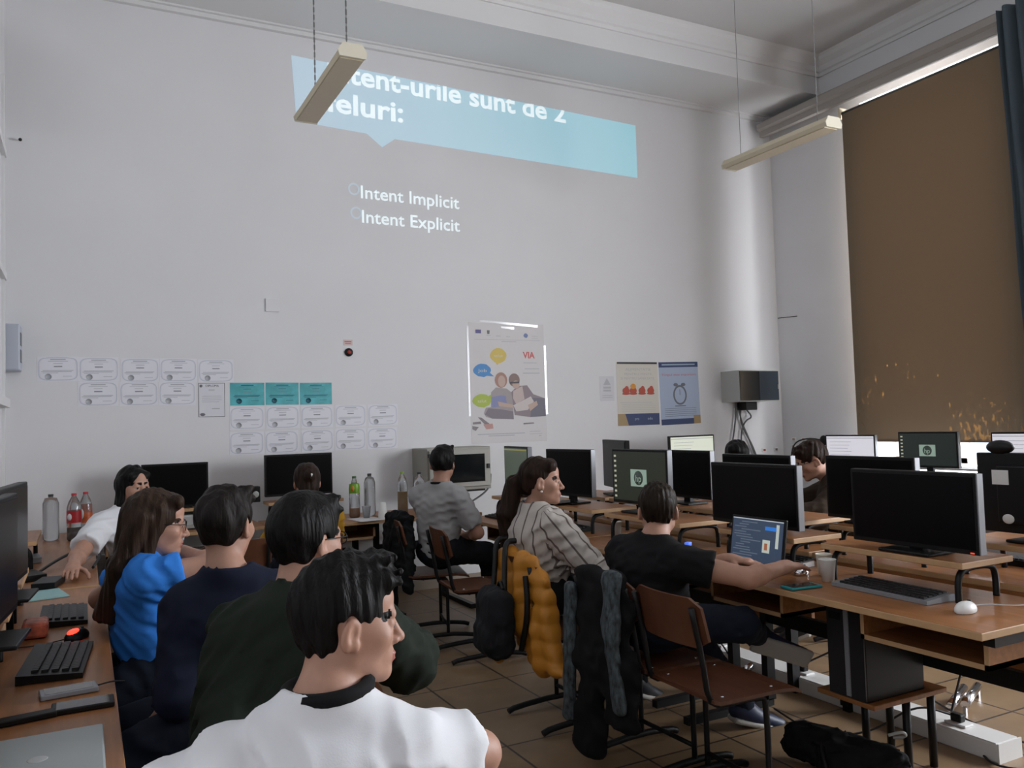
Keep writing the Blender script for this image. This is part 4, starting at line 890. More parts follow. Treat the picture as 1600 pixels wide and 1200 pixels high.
# ------------------------------------------------------------------ people
def frame(f, up=(0, 0, 1)):
    f = unit(f); r = unit(np.cross(f, up)); u = np.cross(r, f); return np.stack([r, f, u], 1)       # columns: right, forward, up
def head_prims(c, R, s=1.0, neck=None, female=False, closed=.0):
    c = arr(c)
    def L(x, y, z): return c+R @ (arr((x, y, z))*s)
    def e(p, r, k=.012, op='+', m=0, rot=None): return ell(L(*p), arr(r)*s, R if rot is None else R @ rot, k, op, m)
    def q(a, b, r1, r2, k=.012, op='+', m=0): return rc(L(*a), L(*b), r1*s, r2*s, k, op, m)
    jw = .040 if female else .044
    P = [e((0, -.018, .030), (.073, .092, .086)), e((0, .022, -.03), (.058, .064, .082), .02), e((0, .04, .045), (.056, .046, .046), .02),
         q((0, .04, -.078), (0, .066, -.093), .032, .018, .02)]
    for t in (-1, 1):
        P += [q((t*jw, .0, -.062), (t*.010, .066, -.096), .022, .014, .022), e((t*.040, .054, -.022), (.026, .024, .024), .02), e((t*.04, .012, -.02), (.028, .05, .05), .02)]
    P += [q((-.036, .075, .018), (.036, .075, .018), .011, .011, .012), e((0, .068, -.064), (.030, .026, .026), .014)]
    for t in (-1, 1): P.append(e((t*.031, .098, -.002), (.018, .018, .012), .012, '-'))
    for t in (-1, 1):
        P += [e((t*.031, .0725, -.003), (.0130, .0122, .0120), .002, m=1), e((t*.031, .0780, -.004), (.0088, .0078, .0082), .001, m=2),
              q((t*.046, .0720, .0020), (t*.031, .0805, .0030), .0070, .0068, .003), q((t*.031, .0805, .0030), (t*.017, .0800, .0020), .0068, .0060, .003), q((t*.046, .0705, .002), (t*.046, .0715, -.012), .0062, .0056, .003), q((t*.044, .073, -.0115), (t*.018, .079, -.0115), .0056, .0050, .004)]
    P += [q((0, .080, .010), (0, .1015, -.030), .0085, .0110, .010), e((0, .1035, -.033), (.0125, .0125, .0105), .006)]
    for t in (-1, 1): P += [e((t*.0125, .091, -.037), (.0085, .011, .0080), .005), e((t*.008, .098, -.0445), (.0035, .005, .003), .003, '-')]
    P += [e((0, .0905, -.0625), (.021, .0075, .0050), .003, m=3), e((0, .0895, -.0715), (.019, .0085, .0062), .003, m=3), e((0, .0985, -.0668), (.020, .008, .0014), .002, '-'),
          e((0, .074, -.098), (.018, .014, .014), .012)]
    for t in (-1, 1): P += [q((t*.014, .0868, .0180), (t*.036, .0795, .0215), .0034, .0036, .0015, m=4), q((t*.036, .0795, .0215), (t*.053, .0600, .0180), .0036, .0022, .0015, m=4)]
    tilt = np.array(Matrix.Rotation(-.25, 3, 'X'))
    for t in (-1, 1):
        yaw = np.array(Matrix.Rotation(t*.35, 3, 'Z')) @ tilt
        P += [e((t*.076, -.012, -.010), (.0085, .0190, .0330), .004, rot=yaw), e((t*.0845, -.005, -.008), (.0080, .0110, .0200), .003, '-', rot=yaw), e((t*.074, -.002, -.030), (.007, .010, .013), .004)]
    if neck is not None: P += [rc(L(0, -.022, -.055), neck, .052*s*(.88 if female else 1), .056*s*(.9 if female else 1.05), .025)]
    return P
def hand_prims(wr, d, pn, side, curl=.5, s=1.0):
    """d: where the fingers point, pn: where the palm faces, side: +1 right, -1 left hand"""
    wr = arr(wr); d = unit(d); pn = unit(arr(pn)-d*(arr(pn) @ d)); th = np.cross(pn, d)*side*-1      # th: towards the thumb
    P = [erc(wr, wr+d*.078*s, .017*s, .016*s, th, 1.9, .012), rc(wr-d*.03*s, wr+d*.02*s, .024*s, .022*s, .015)]
    for i, (off, ln, r) in enumerate(((.029, .070, .0088), (.010, .078, .0090), (-.010, .072, .0086), (-.028, .056, .0076))):
        p = wr+d*(.080-abs(off-.008)*.25)*s+th*off*s; a = .22*curl+.05*i*curl; sp = off*.9
        for j, fr in enumerate((.46, .31, .23)):
            a += curl*(.35 if j == 0 else .55); dd = unit(d*math.cos(a)+pn*math.sin(a)+th*sp*.8); q = p+dd*ln*fr*s
            P.append(rc(p, q, r*(1-.10*j)*s, r*(.92-.10*j)*s, .004)); p = q
    p = wr+d*.018*s+th*.024*s+pn*.006*s
    for j, (ln, r) in enumerate(((.042, .0125), (.032, .0105), (.026, .0092))):
        dd = unit(d*(.55+.2*j)+th*(.75-.28*j)+pn*(.25+.12*j)); q = p+dd*ln*s; P.append(rc(p, q, r*s, r*.88*s, .006)); p = q
    return P
def folds(amp, seed, sc=1.0, dirv=(0, 0, 1)):
    rg = np.random.RandomState(seed); D = [unit(rg.normal(size=3)+arr(dirv)*1.2) for _ in range(4)]; ph = rg.uniform(0, 6, 4); fr = [70, 105, 150, 46]
    wv = rg.normal(size=(2, 3))*7
    def f(x, y, z):
        wx = .55*np.sin(x*wv[0, 0]+y*wv[0, 1]+z*wv[0, 2]+1)+.4*np.sin(x*wv[1, 0]+y*wv[1, 1]+z*wv[1, 2])
        t = 0
        for d, p, q in zip(D, ph, fr): t = t+np.sin((x*d[0]+y*d[1]+z*d[2])*q*sc+p+wx*2.2)/(q/70)
        return amp*(np.abs(t)*.9-.7)
    return f
def strands(amp, seed, ax=(0, 0, 1)):
    rg = np.random.RandomState(seed); W = rg.normal(size=(6, 3))*arr([[50], [60], [80], [100], [130], [160]]); ph = rg.uniform(0, 6, 6)
    for w_ in W: w_ -= unit(ax)*(w_ @ unit(ax))*.75
    def f(x, y, z):
        t = 0
        for w_, p in zip(W, ph): t = t+np.sin(x*w_[0]+y*w_[1]+z*w_[2]+p)
        return amp*t*.4
    return f
def short_hair(c, R, s=1.0, th=.014, quiff=0, low=-.065, front=.062, seed=1):
    c = arr(c)
    def L(x, y, z): return c+R @ (arr((x, y, z))*s)
    P = [ell(L(0, -.020, .034), arr((.075+th*.75, .094+th*.7, .085+th))*s, R, .02), ell(L(0, -.046, -.02), arr((.050+th*.2, .042+th*.4, .066))*s, R, .025),
         ell(L(0, .045, .075), arr((.058, .045, .030+th*.8))*s, R, .02)]
    if quiff:
        rg = np.random.RandomState(seed)
        for k in range(14):
            x = rg.uniform(-.055, .055); y = rg.uniform(-.06, .055); P.append(rc(L(x, y, .10), L(x*1.05+rg.uniform(-.012, .012), y+.03*quiff+rg.uniform(-.01, .01), .112+.012*quiff*rg.uniform(.3, 1.1)), .018*s, .010*s, .014))
        for k in range(7): P.append(rc(L(-.05+.016*k, .055, .085), L(-.052+.017*k, .070+.022*quiff+.008*math.sin(k*2), .088+.010*math.cos(k*1.7)), .017*s, .009*s, .012))
    P += [ell(L(0, .120, -.026), arr((.090, .092, .086))*s, R, .008, '-'), half(L(0, -.02, low), -R[:, 2]+R[:, 1]*-.15)]
    for t in (-1, 1): P += [ell(L(t*.078, .012, -.045), arr((.03, .042, .050))*s, R, .006, '-'), ell(L(t*.079, -.012, -.006), arr((.016, .021, .034))*s, R, .004, '-')]
    return P
SLEEVE = {}
def person(label, J, skin=SKIN, hair=None, hairm=HAIRB, shirtm=None, shirt_th=.018, sleeve=.62, jeans=None, shoem=None, female=False, hs=1.0, hf=(1, 0, 0), hup=(0, 0, 1), body_h=.012, head_h=.005,
           wrinkle=.004, seed=3, hands=(None, None), stripes=False, browm=None, waist=.115, neckcut=.061, legs=True, tors=1.0, fold_sc=1.0, cloth_h=.010, extra_shirt=None, hem=True):
    J = {k: arr(v) for k, v in J.items()}
    hip = (J['hipL']+J['hipR'])/2; base = arr((hip[0], hip[1], 0)); R = frame(hf, hup); hc = J['head']
    t = thing('person', label, 'person', tuple(base))
    lat = unit(J['shR']-J['shL']); up = unit(J['neck']-hip); fwd = np.cross(up, lat); sh = (J['shL']+J['shR'])/2
    # ---- body
    def torso(g, k=.03):
        P = [erc(hip, hip+(sh-hip)*.45, .108*tors+g, waist*.92+g, lat, 1.32, k), erc(hip+(sh-hip)*.45, hip+(sh-hip)*.82, waist*.95+g, .118*tors+g, lat, 1.38, k),
             rc(J['shL']*.88+J['shR']*.12-up*.012, J['shR']*.88+J['shL']*.12-up*.012, .062+g, .062+g, .05)]
        nk = J['neck']+up*.02-fwd*.012
        for q in ('shL', 'shR'): P.append(rc(nk, J[q]*.8+sh*.2+up*.008, .042+g, .046+g, .04))
        if female: P += [ell(hip+(sh-hip)*.70+fwd*.085+lat*v*.075, (.062+g,)*3, None, .04) for v in (-1, 1)]
        return P
    def upper(sd, g, f=1.0): return rc(J['sh'+sd], J['sh'+sd]+(J['el'+sd]-J['sh'+sd])*f, .056+g, (.056-.016*f)+g*1.1, .03)
    B = torso(-.006)
    for sd, i in (('L', 0), ('R', 1)):
        B += [upper(sd, 0), rc(J['el'+sd], J['wr'+sd], .041, .027, .02), ell(J['el'+sd]+(J['wr'+sd]-J['el'+sd])*.25, (.043,)*3, None, .02)]
        hd = hands[i] or {}
        fa = unit(J['wr'+sd]-J['el'+sd])
        B += hand_prims(J['wr'+sd], hd.get('d', fa), hd.get('pn', (0, 0, -1) if abs(fa[2]) < .8 else fwd), 1 if sd == 'R' else -1, hd.get('curl', .6), .92 if female else 1)
        if legs: B += [rc(J['hip'+sd], J['kn'+sd], .080, .056, .03), rc(J['kn'+sd], J['an'+sd], .052, .036, .02)]
    HP = head_prims(hc, R, hs, J['neck'], female)
    fine = [(hc-.16*hs, hc+.16*hs, head_h)]
    for sd, i in (('L', 0), ('R', 1)):
        if hands[i]: fine.append((J['wr'+sd]-.11+unit(hands[i].get('d', J['wr'+sd]-J['el'+sd]))*.09, J['wr'+sd]+.11+unit(hands[i].get('d', J['wr'+sd]-J['el'+sd]))*.09, .0042))
    field_mesh('body', B+HP, [skin, EYEW, IRIS, LIP, browm or hairm], t, base, body_h, fine)
    # ---- clothes
    C = torso(shirt_th*.6)
    for sd in ('L', 'R'):
        a, b, c_ = J['sh'+sd], J['el'+sd], J['wr'+sd]
        if sleeve <= 1:
            cut = a+(b-a)*sleeve; C += [rc(a, a+(b-a)*(sleeve+.12), .056+shirt_th*.8, .056-.016*sleeve+shirt_th*1.5, .035)]
        else:
            C += [rc(a, b, .056+shirt_th*.8, .042+shirt_th*1.3, .035), rc(b, b+(c_-b)*(sleeve-1+.05), .044+shirt_th*1.3, .032+shirt_th*1.2, .03)]
    for p_ in (extra_shirt or []): C.append(p_)
    for sd in ('L', 'R'):
        a, b, c_ = J['sh'+sd], J['el'+sd], J['wr'+sd]
        if sleeve <= 1:
            q = a+(b-a)*sleeve; n = unit(b-a); cap = rc(q+n*.085, q+n*.16, .115, .115, .004, '-')
            C.append(cap_cut(q, n, .12))
        else:
            q = b+(c_-b)*(sleeve-1); C.append(cap_cut(q, unit(c_-b), .08))
    C.append(ell(J['neck']+up*.055-fwd*0, (neckcut+.006, neckcut+.006, .058), None, .01, '-'))
    if hem: C.append(half(hip-up*.125, -up))
    at = None
    if stripes:
        def at(V):
            best = np.full(len(V), 9.); val = (V-hip) @ lat
            d0 = np.min([p.f(V[:, 0], V[:, 1], V[:, 2]) for p in torso(shirt_th*.6)], 0)
            for sd in ('L', 'R'):
                for u, v in ((J['sh'+sd], J['el'+sd]), (J['el'+sd], J['wr'+sd])):
                    ax = unit(v-u); n1 = unit(np.cross(ax, fwd)); n2 = np.cross(ax, n1); d = rc(u, v, .056+shirt_th, .045+shirt_th).f(V[:, 0], V[:, 1], V[:, 2])
                    w_ = np.arctan2((V-u) @ n2, (V-u) @ n1)*.07; s_ = d < np.minimum(d0, best)-.004; val = np.where(s_, w_+.01, val); best = np.minimum(best, d)
            return val
    fo = folds(wrinkle, seed, fold_sc); nk_ = J['neck']
    def calm(x, y, z): return fo(x, y, z)*np.clip((np.sqrt((x-nk_[0])**2+(y-nk_[1])**2+(z-nk_[2])**2)-.085)/.07, 0, 1)      # cloth lies flat at the collar
    field_mesh('shirt', C, [shirtm], t, base, cloth_h, (), calm, at)
    if legs and jeans:
        Q = [erc(hip-up*.02, hip+up*.07, .118, .112, lat, 1.35, .03)]
        for sd in ('L', 'R'): Q += [rc(J['hip'+sd], J['kn'+sd], .096, .072, .04), rc(J['kn'+sd], J['an'+sd], .070, .052, .03), cap_cut(J['an'+sd]+unit(J['an'+sd]-J['kn'+sd])*.02, unit(J['an'+sd]-J['kn'+sd]), .10)]
        field_mesh('trousers', Q, [jeans], t, base, .013, (), folds(.004, seed+5))
        for sd in ('L', 'R'):
            toe = J.get('toe'+sd)
            if toe is None: toe = J['an'+sd]+arr((fwd[0], fwd[1], 0))*.15+arr((0, 0, -.06))
            shoe(t, base, J['an'+sd], toe, shoem or SHOE, J.get('sole'+sd))
    if hair is not None: field_mesh('hair', hair, [hairm], t, base, head_h, (), strands(.0036, seed))
    return t, R, base
def cap_cut(q, n, r):
    """removes a short disc-shaped slab beyond q (a cuff)"""
    q = arr(q); n = unit(n); c = q+n*.06
    def f(x, y, z):
        px, py, pz = x-c[0], y-c[1], z-c[2]; h_ = px*n[0]+py*n[1]+pz*n[2]
        rad = np.sqrt(np.maximum(px*px+py*py+pz*pz-h_*h_, 0))
        return np.maximum(np.abs(h_)-.06, rad-r)
    return Pr(f, c-r-.06, c+r+.06, '-', .006, 0)
SHOE = mat('shoe_dark', (.02, .022, .028), .5); SOLE = mat('shoe_sole', (.42, .40, .36), .6)
def shoe(t, base, an, toe, m, nn=None):
    an, toe = arr(an), arr(toe); d = unit(toe-an); g = arr((0, 0, 1)) if abs(d[2]) < .9 else arr((1, 0, 0)); g = g if nn is None else unit(nn); n = unit(g-d*(g @ d))
    heel = an-n*.065-d*.03; tp = an-n*.065+d*.20; lat = np.cross(d, n)
    o = field_mesh('shoe', [erc(heel+n*.035, tp+n*.012, .042, .030, lat, 1.15, .02), rc(an-n*.005, an-n*.035+d*.05, .046, .036, .03)], [m], t, base, .009)
    s = field_mesh('sole', [rbox((heel+tp)/2-n*.008, (.140, .045, .014), .012, np.stack([d, lat, n], 1))], [SOLE], o, (0, 0, 0), .008)
    V = s.data; V.transform(Matrix.Translation(-Vector(base)))
def glasses(t, R, hc, base, s=1.0, m=BLK):
    def L(x, y, z): return tuple(arr(hc)+R @ (arr((x, y, z))*s)-base)
    mb = MB()
    for q in (-1, 1):
        mb.tube([L(q*.033+.024*math.cos(2*PI*k/16), .096-.002*math.cos(2*PI*k/16)*q, .0+.017*math.sin(2*PI*k/16)) for k in range(17)], .0016, 6)
        mb.tube([L(q*.057, .094, .006), L(q*.074, .07, .006), L(q*.080, -.01, .004), L(q*.079, -.03, -.01)], .0016, 6)
    mb.tube([L(-.010, .099, .004), L(.010, .099, .004)], .0016, 6); mb.build('glasses', m, t)
def cloth(name, rgb, **k): return mat(name, rgb, .85, bump=.05, bscale=320, spec=.2, **k)
def striped():
    m = bpy.data.materials.new('striped_cotton'); m.use_nodes = True; nt = m.node_tree; b = nt.nodes['Principled BSDF']; b.inputs['Roughness'].default_value = .85
    at = nt.nodes.new('ShaderNodeAttribute'); at.attribute_name = 'stripe'
    w1 = nt.nodes.new('ShaderNodeMath'); w1.operation = 'PINGPONG'; w1.inputs[1].default_value = .030; nt.links.new(at.outputs['Fac'], w1.inputs[0])
    r = nt.nodes.new('ShaderNodeMapRange'); r.inputs[1].default_value = .0035; r.inputs[2].default_value = .005; nt.links.new(w1.outputs[0], r.inputs[0])
    mx = nt.nodes.new('ShaderNodeMix'); mx.data_type = 'RGBA'; nt.links.new(r.outputs[0], mx.inputs[0]); mx.inputs[6].default_value = (.13, .10, .09, 1); mx.inputs[7].default_value = (.50, .46, .42, 1)
    nt.links.new(mx.outputs[2], b.inputs['Base Color']); return m
WTEE = cloth('white_cotton', (.72, .73, .76)); NAVYC = cloth('navy_cotton', (.010, .013, .030)); DGREEN = cloth('dark_green_fleece', (.014, .020, .014)); BLUEC = cloth('blue_cotton', (.035, .21, .68))
GREYC = cloth('grey_polo', (.34, .34, .34)); BLACKC = cloth('black_cotton', (.007, .007, .008)); YELC = cloth('yellow_cotton', (.42, .22, .02)); BRNC = cloth('brown_cloth', (.035, .022, .014)); DENIM = cloth('dark_denim', (.010, .014, .026)); DENIMB = cloth('black_trousers', (.010, .011, .014))
# --- the person in white in the foreground
HB = arr((.423, 1.49, 1.100)); hfB = (1, -.06, -.08)
hB = short_hair(HB, frame(hfB), .93, .010, .9, -.068, seed=5)
t, R, base = person('person in white t-shirt seen from behind in the foreground, head turned to the right',
    dict(head=HB, neck=(.372, 1.46, .968), shL=(.190, 1.46, .885), shR=(.502, 1.41, .885), elL=(.02, 1.38, .845), elR=(.680, 1.50, .810), wrL=(.23, 1.54, .72), wrR=(.60, 1.70, .72), hipL=(.24, 1.46, .60), hipR=(.42, 1.42, .60), knL=(.56, 1.78, .53), knR=(.86, 1.62, .515), anL=(.67, 1.74, .10), toeL=(.80, 1.82, .04), anR=(.9, 1.72, .10)),
    hair=hB, hairm=HAIRB, shirtm=WTEE, shirt_th=.020, sleeve=.66, jeans=DENIM, hf=hfB, hs=.93, body_h=.009, head_h=.0034, wrinkle=.0055, seed=12, waist=.125, cloth_h=.0075, fold_sc=.8, neckcut=.068)
nb = MB(); cN = arr((.376, 1.462, .975))-base; nb.tube([(cN[0]+.070*math.cos(2*PI*k/24), cN[1]+.070*math.sin(2*PI*k/24), cN[2]+.022+.004*math.cos(2*PI*k/24)) for k in range(25)], .014, 8); nb.build('collar', BLACKC, t)
# --- dark green hoodie
HG = arr((.525, 2.22, 1.158)); hf = (.88, .47, -.06)
t, R, base = person('person in dark green hoodie with glasses, seen from behind, looking right',
    dict(head=HG, neck=(.48, 2.18, 1.005), shL=(.35, 2.24, .935), shR=(.645, 2.10, .94), elL=(.30, 2.06, .70), elR=(.80, 2.24, .80), wrL=(.34, 2.3, .62), wrR=(.82, 2.36, .76), hipL=(.36, 2.05, .60), hipR=(.36, 2.23, .60), knL=(-.08, 2.02, .515), knR=(-.08, 2.26, .515), anL=(-.08, 2.02, .10), anR=(-.08, 2.26, .10), toeL=(-.23, 2.02, .04), toeR=(-.23, 2.26, .04)),
    hair=short_hair(HG, frame(hf), .97, .015, .5, -.070, seed=8), shirtm=DGREEN, shirt_th=.034, sleeve=1.9, jeans=DENIMB, hf=hf, hs=.97, head_h=.0045, wrinkle=.006, seed=4, waist=.13, tors=1.0,
    extra_shirt=[erc((.455, 2.12, .985), (.46, 2.13, .96), .062, .07, (.93, -.36, 0), 1.5, .03)])
glasses(t, R, HG, base, .97)
# --- navy t-shirt
HN = arr((.385, 2.66, 1.165)); hf = (.60, .80, -.03)
person('person in navy t-shirt seen from behind between the blue shirt person and the hoodie',
    dict(head=HN, neck=(.375, 2.62, 1.02), shL=(.265, 2.66, .935), shR=(.545, 2.58, .945), elL=(.235, 2.56, .70), elR=(.66, 2.66, .885), wrL=(.20, 2.68, .62), wrR=(.66, 2.84, .90), hipL=(.34, 2.58, .60), hipR=(.34, 2.76, .60), knL=(-.10, 2.55, .515), knR=(-.10, 2.79, .515), anL=(-.10, 2.54, .10), anR=(-.10, 2.79, .10), toeL=(-.25, 2.54, .04), toeR=(-.25, 2.79, .04)),
    hair=short_hair(HN, frame(hf), .94, .012, .6, -.062, seed=3), hairm=hairmat('hair_soft_black', (.014, .011, .010)), shirtm=NAVYC, shirt_th=.02, sleeve=1.05, jeans=DENIM, hf=hf, hs=.94, head_h=.0045, seed=9, waist=.12)
# --- blue t-shirt, long hair
HW = arr((.235, 3.28, 1.125)); hf = (1, -.02, -.14); Rw = frame(hf)
def LW(x, y, z): return HW+Rw @ arr((x, y, z))
hw = [ell(LW(0, -.022, .032), (.086, .104, .094), Rw, .02), ell(LW(0, -.075, -.06), (.075, .06, .11), Rw, .03)]
for k in range(9):
    x = -.07+.0175*k; hw += [rc(LW(x, -.05, .02), LW(x*1.15, -.105, -.16), .034, .03, .02), rc(LW(x*1.15, -.105, -.16), LW(x*1.05-.01, -.13+.02*math.sin(k), -.33), .03, .018, .02)]
hw += [rc(LW(.068, -.005, .05), LW(.075, -.02, -.11), .024, .022, .02), rc(LW(-.068, -.005, .05), LW(-.075, .0, -.11), .024, .022, .02), rc(LW(-.05, .05, .085), LW(.05, .05, .085), .026, .026, .02), ell(LW(0, .125, -.03), (.070, .066, .094), Rw, .008, '-')]
t, R, base = person('person in bright blue t-shirt with long brown hair and glasses, leaning on folded arms',
    dict(head=HW, neck=(.185, 3.29, 1.0), shL=(.165, 3.46, .935), shR=(.195, 3.13, .950), elL=(.055, 3.62, .82), elR=(.405, 3.135, .975), wrL=(.24, 3.50, .90), wrR=(.33, 3.37, 1.0), hipL=(.225, 3.18, .60), hipR=(.225, 3.36, .60), knL=(-.20, 3.15, .515), knR=(-.20, 3.40, .515), anL=(-.15, 3.15, .10), anR=(-.15, 3.40, .10), toeL=(-.30, 3.15, .04), toeR=(-.30, 3.40, .04)),
    hair=hw, hairm=HAIRBR, shirtm=BLUEC, shirt_th=.018, sleeve=.52, jeans=DENIM, female=True, hf=hf, head_h=.0045, seed=7, hands=({'curl': .5}, {'curl': .5}), wrinkle=.005)
glasses(t, R, HW, base)
# --- white t-shirt in the wall corner, dark hair over the brow
HC = arr((.255, 5.25, 1.155)); hf = (.50, -.86, -.05); Rc = frame(hf)
def LC(x, y, z): return HC+Rc @ (arr((x, y, z))*.95)
hc_ = [ell(LC(0, -.02, .034), (.078, .096, .088), Rc, .02)]
for k in range(8): a = PI*(1.02+.96*k/7); hc_.append(rc(LC(.076*math.cos(a), .085*math.sin(a)-.01, .02), LC(.085*math.cos(a), .09*math.sin(a)-.01, -.11), .020, .016, .02))
hc_ += [rc(LC(.074, .0, .05), LC(.080, .01, -.09), .018, .014, .02), rc(LC(-.045, .056, .066), LC(.05, .056, .060), .022, .022, .02), ell(LC(-.012, .125, -.040), (.066, .078, .084), Rc, .008, '-')]
person('person with long dark hair in white t-shirt facing the camera from the wall corner',
    dict(head=HC, neck=(.24, 5.28, 1.02), shL=(.40, 5.36, .95), shR=(.085, 5.20, .945), elL=(.48, 5.22, .74), elR=(-.03, 4.92, .825), wrL=(.30, 5.02, .80), wrR=(-.05, 4.66, .81), hipL=(.44, 5.52, .60), hipR=(.26, 5.48, .60), knL=(.50, 5.10, .515), knR=(.32, 5.04, .515), anL=(.50, 5.06, .10), anR=(.33, 5.0, .10)),
    hair=hc_, hairm=HAIRB, shirtm=WTEE, shirt_th=.022, sleeve=.72, jeans=DENIMB, female=False, hf=hf, hs=.95, head_h=.0055, seed=2, hands=({'d': (-.8, -.4, -.3), 'curl': .7}, {'d': (-.1, -1, -.1), 'curl': .3}))
# --- yellow top at the front wall
HY = arr((1.285, 5.42, 1.105)); hf = (.10, 1, -.10); Ry = frame(hf)
def LY(x, y, z): return HY+Ry @ arr((x, y, z))
hy = [ell(LY(0, -.02, .034), (.085, .104, .094), Ry, .02), ell(LY(0, -.07, -.03), (.066, .05, .07), Ry, .02), ell(LY(.0, -.11, .035), (.035, .030, .035), Ry, .015), ell(LY(0, .12, -.03), (.075, .06, .09), Ry, .008, '-')]
t, R, base = person('person in yellow top with dark pinned-up hair facing the front wall monitor',
    dict(head=HY, neck=(1.28, 5.38, .96), shL=(1.11, 5.38, .89), shR=(1.44, 5.34, .89), elL=(1.06, 5.55, .70), elR=(1.48, 5.52, .70), wrL=(1.12, 5.75, .74), wrR=(1.42, 5.74, .74), hipL=(1.19, 5.36, .60), hipR=(1.36, 5.34, .60), knL=(1.17, 5.78, .515), knR=(1.38, 5.78, .515), anL=(1.17, 5.8, .10), anR=(1.4, 5.8, .10)),
    hair=hy, hairm=HAIRD, shirtm=YELC, sleeve=.9, jeans=DENIM, female=True, hf=hf, head_h=.006, seed=21)
p_ = LY(.01, -.138, .035)-base; MB().box(tuple(p_), (.012, .006, .03), Matrix.Rotation(.5, 3, 'Y')).build('hair_clip', WHITEP, t)
# --- grey polo
HP_ = arr((2.185, 5.28, 1.185)); hf = (.62, .78, 0)
t, R, base = person('person in grey polo shirt sitting beside the network cabinet, seen from behind',
    dict(head=HP_, neck=(2.165, 5.27, 1.035), shL=(2.06, 5.45, .965), shR=(2.235, 5.13, .965), elL=(2.24, 5.60, .72), elR=(2.36, 5.12, .715), wrL=(2.36, 5.42, .68), wrR=(2.35, 5.33, .67), hipL=(2.13, 5.42, .60), hipR=(2.20, 5.25, .60), knL=(2.60, 5.50, .515), knR=(2.64, 5.30, .515), anL=(2.62, 5.43, .10), anR=(2.7, 5.32, .10)),
    hair=short_hair(HP_, frame(hf), 1.0, .012, .3, -.05, seed=6), shirtm=GREYC, shirt_th=.018, sleeve=.80, jeans=DENIMB, hf=hf, head_h=.006, seed=15, hands=(None, {'curl': .6}))
cN = arr((2.163, 5.268, 1.03))-base; MB().tube([(cN[0]+.068*math.cos(2*PI*k/20), cN[1]+.068*math.sin(2*PI*k/20), cN[2]+.028) for k in range(21)]+[(cN[0]+.10, cN[1]+.02, cN[2]-.05)], .010, 8).build('lanyard', BLACKC, t)
# --- striped blouse, ponytail
HS = arr((2.06, 3.68, 1.150)); hf = (.885, -.46, -.02); Rs = frame(hf)
def LS(x, y, z): return HS+Rs @ arr((x, y, z))
hs_ = [ell(LS(0, -.022, .036), (.080, .100, .089), Rs, .02), ell(LS(0, -.07, -.015), (.058, .046, .06), Rs, .02), rc(LS(-.05, .045, .08), LS(.05, .045, .08), .030, .030, .02), rc(LS(0, -.09, .01), LS(0, -.135, .0), .040, .038, .02)]
for k in range(7):
    a = 2*PI*k/7; hs_ += [rc(LS(.022*math.cos(a), -.135+.02*math.sin(a), .0), LS(.028*math.cos(a)-.005, -.175+.03*math.sin(a), -.16), .024, .026, .02), rc(LS(.028*math.cos(a)-.005, -.175+.03*math.sin(a), -.16), LS(.012*math.cos(a)-.015, -.180+.015*math.sin(a), -.37), .026, .010, .02)]
hs_ += [ell(LS(0, .124, -.030), (.072, .066, .094), Rs, .008, '-'), half(LS(0, 0, -.40), (0, 0, -1))]
for q in (-1, 1): hs_ += [ell(LS(q*.080, .010, -.045), (.03, .034, .050), Rs, .006, '-'), ell(LS(q*.080, -.010, -.010), (.018, .018, .030), Rs, .004, '-')]
t, R, base = person('person in white striped blouse with long dark ponytail looking right',
    dict(head=HS, neck=(2.03, 3.705, 1.0), shL=(1.985, 3.86, .94), shR=(2.045, 3.535, .945), elL=(2.18, 3.92, .74), elR=(2.20, 3.46, .725), wrL=(2.36, 3.76, .70), wrR=(2.33, 3.66, .675), hipL=(2.05, 3.80, .60), hipR=(2.07, 3.62, .60), knL=(2.50, 3.84, .515), knR=(2.52, 3.64, .515), anL=(2.55, 3.86, .10), anR=(2.55, 3.6, .10)),
    hair=hs_, hairm=HAIRD, shirtm=striped(), shirt_th=.030, sleeve=1.55, jeans=DENIMB, female=True, hf=hf, head_h=.0045, seed=31, stripes=True, wrinkle=.007, waist=.118, hands=({'curl': .6}, {'curl': .6}), neckcut=.06)
p_ = LS(.080, -.004, -.046)-base; MB().ball(tuple(p_), .006).build('earring', mat('pearl', (.75, .75, .72), .2), t)
# --- black t-shirt at the laptop
HK = arr((2.20, 2.91, 1.055)); hf = (.66, .75, -.03)
t, R, base = person('person in black t-shirt at the open laptop, one arm stretched to the mouse',
    dict(head=HK, neck=(2.145, 2.865, .93), shL=(2.10, 3.06, .865), shR=(2.14, 2.71, .865), elL=(2.36, 3.06, .775), elR=(2.34, 2.53, .805), wrL=(2.50, 2.80, .825), wrR=(2.575, 2.555, .822), hipL=(2.12, 3.0, .60), hipR=(2.14, 2.82, .60), knL=(2.47, 3.10, .50), knR=(2.45, 2.70, .575), anL=(2.74, 3.02, .10), anR=(2.70, 2.86, .46), toeL=(2.90, 2.98, .05), toeR=(2.86, 2.80, .40), soleR=(.55, .75, .35)),
    skin=SKIN, hair=short_hair(HK, frame(hf), 1.0, .009, 0, -.058, seed=11), hairm=HAIRS, shirtm=BLACKC, shirt_th=.020, sleeve=.50, jeans=DENIM, shoem=mat('shoe_navy', (.012, .022, .06), .5), hf=hf, head_h=.0045, body_h=.009, seed=17, hands=({'d': (.5, -.85, -.05), 'pn': (0, 0, -1), 'curl': .2}, {'d': (.85, .15, -.08), 'pn': (0, 0, -1), 'curl': .24}), waist=.13, tors=1.03)
p_ = arr((2.185, 2.70, .935))-base; MB().box(tuple(p_), (.03, .02, .015), Matrix.Rotation(.4, 3, 'Z'), .003).build('blue_light', mat('blue_light', (.05, .1, .5), .4, emit=(.10, .22, 1), estr=.9), t)
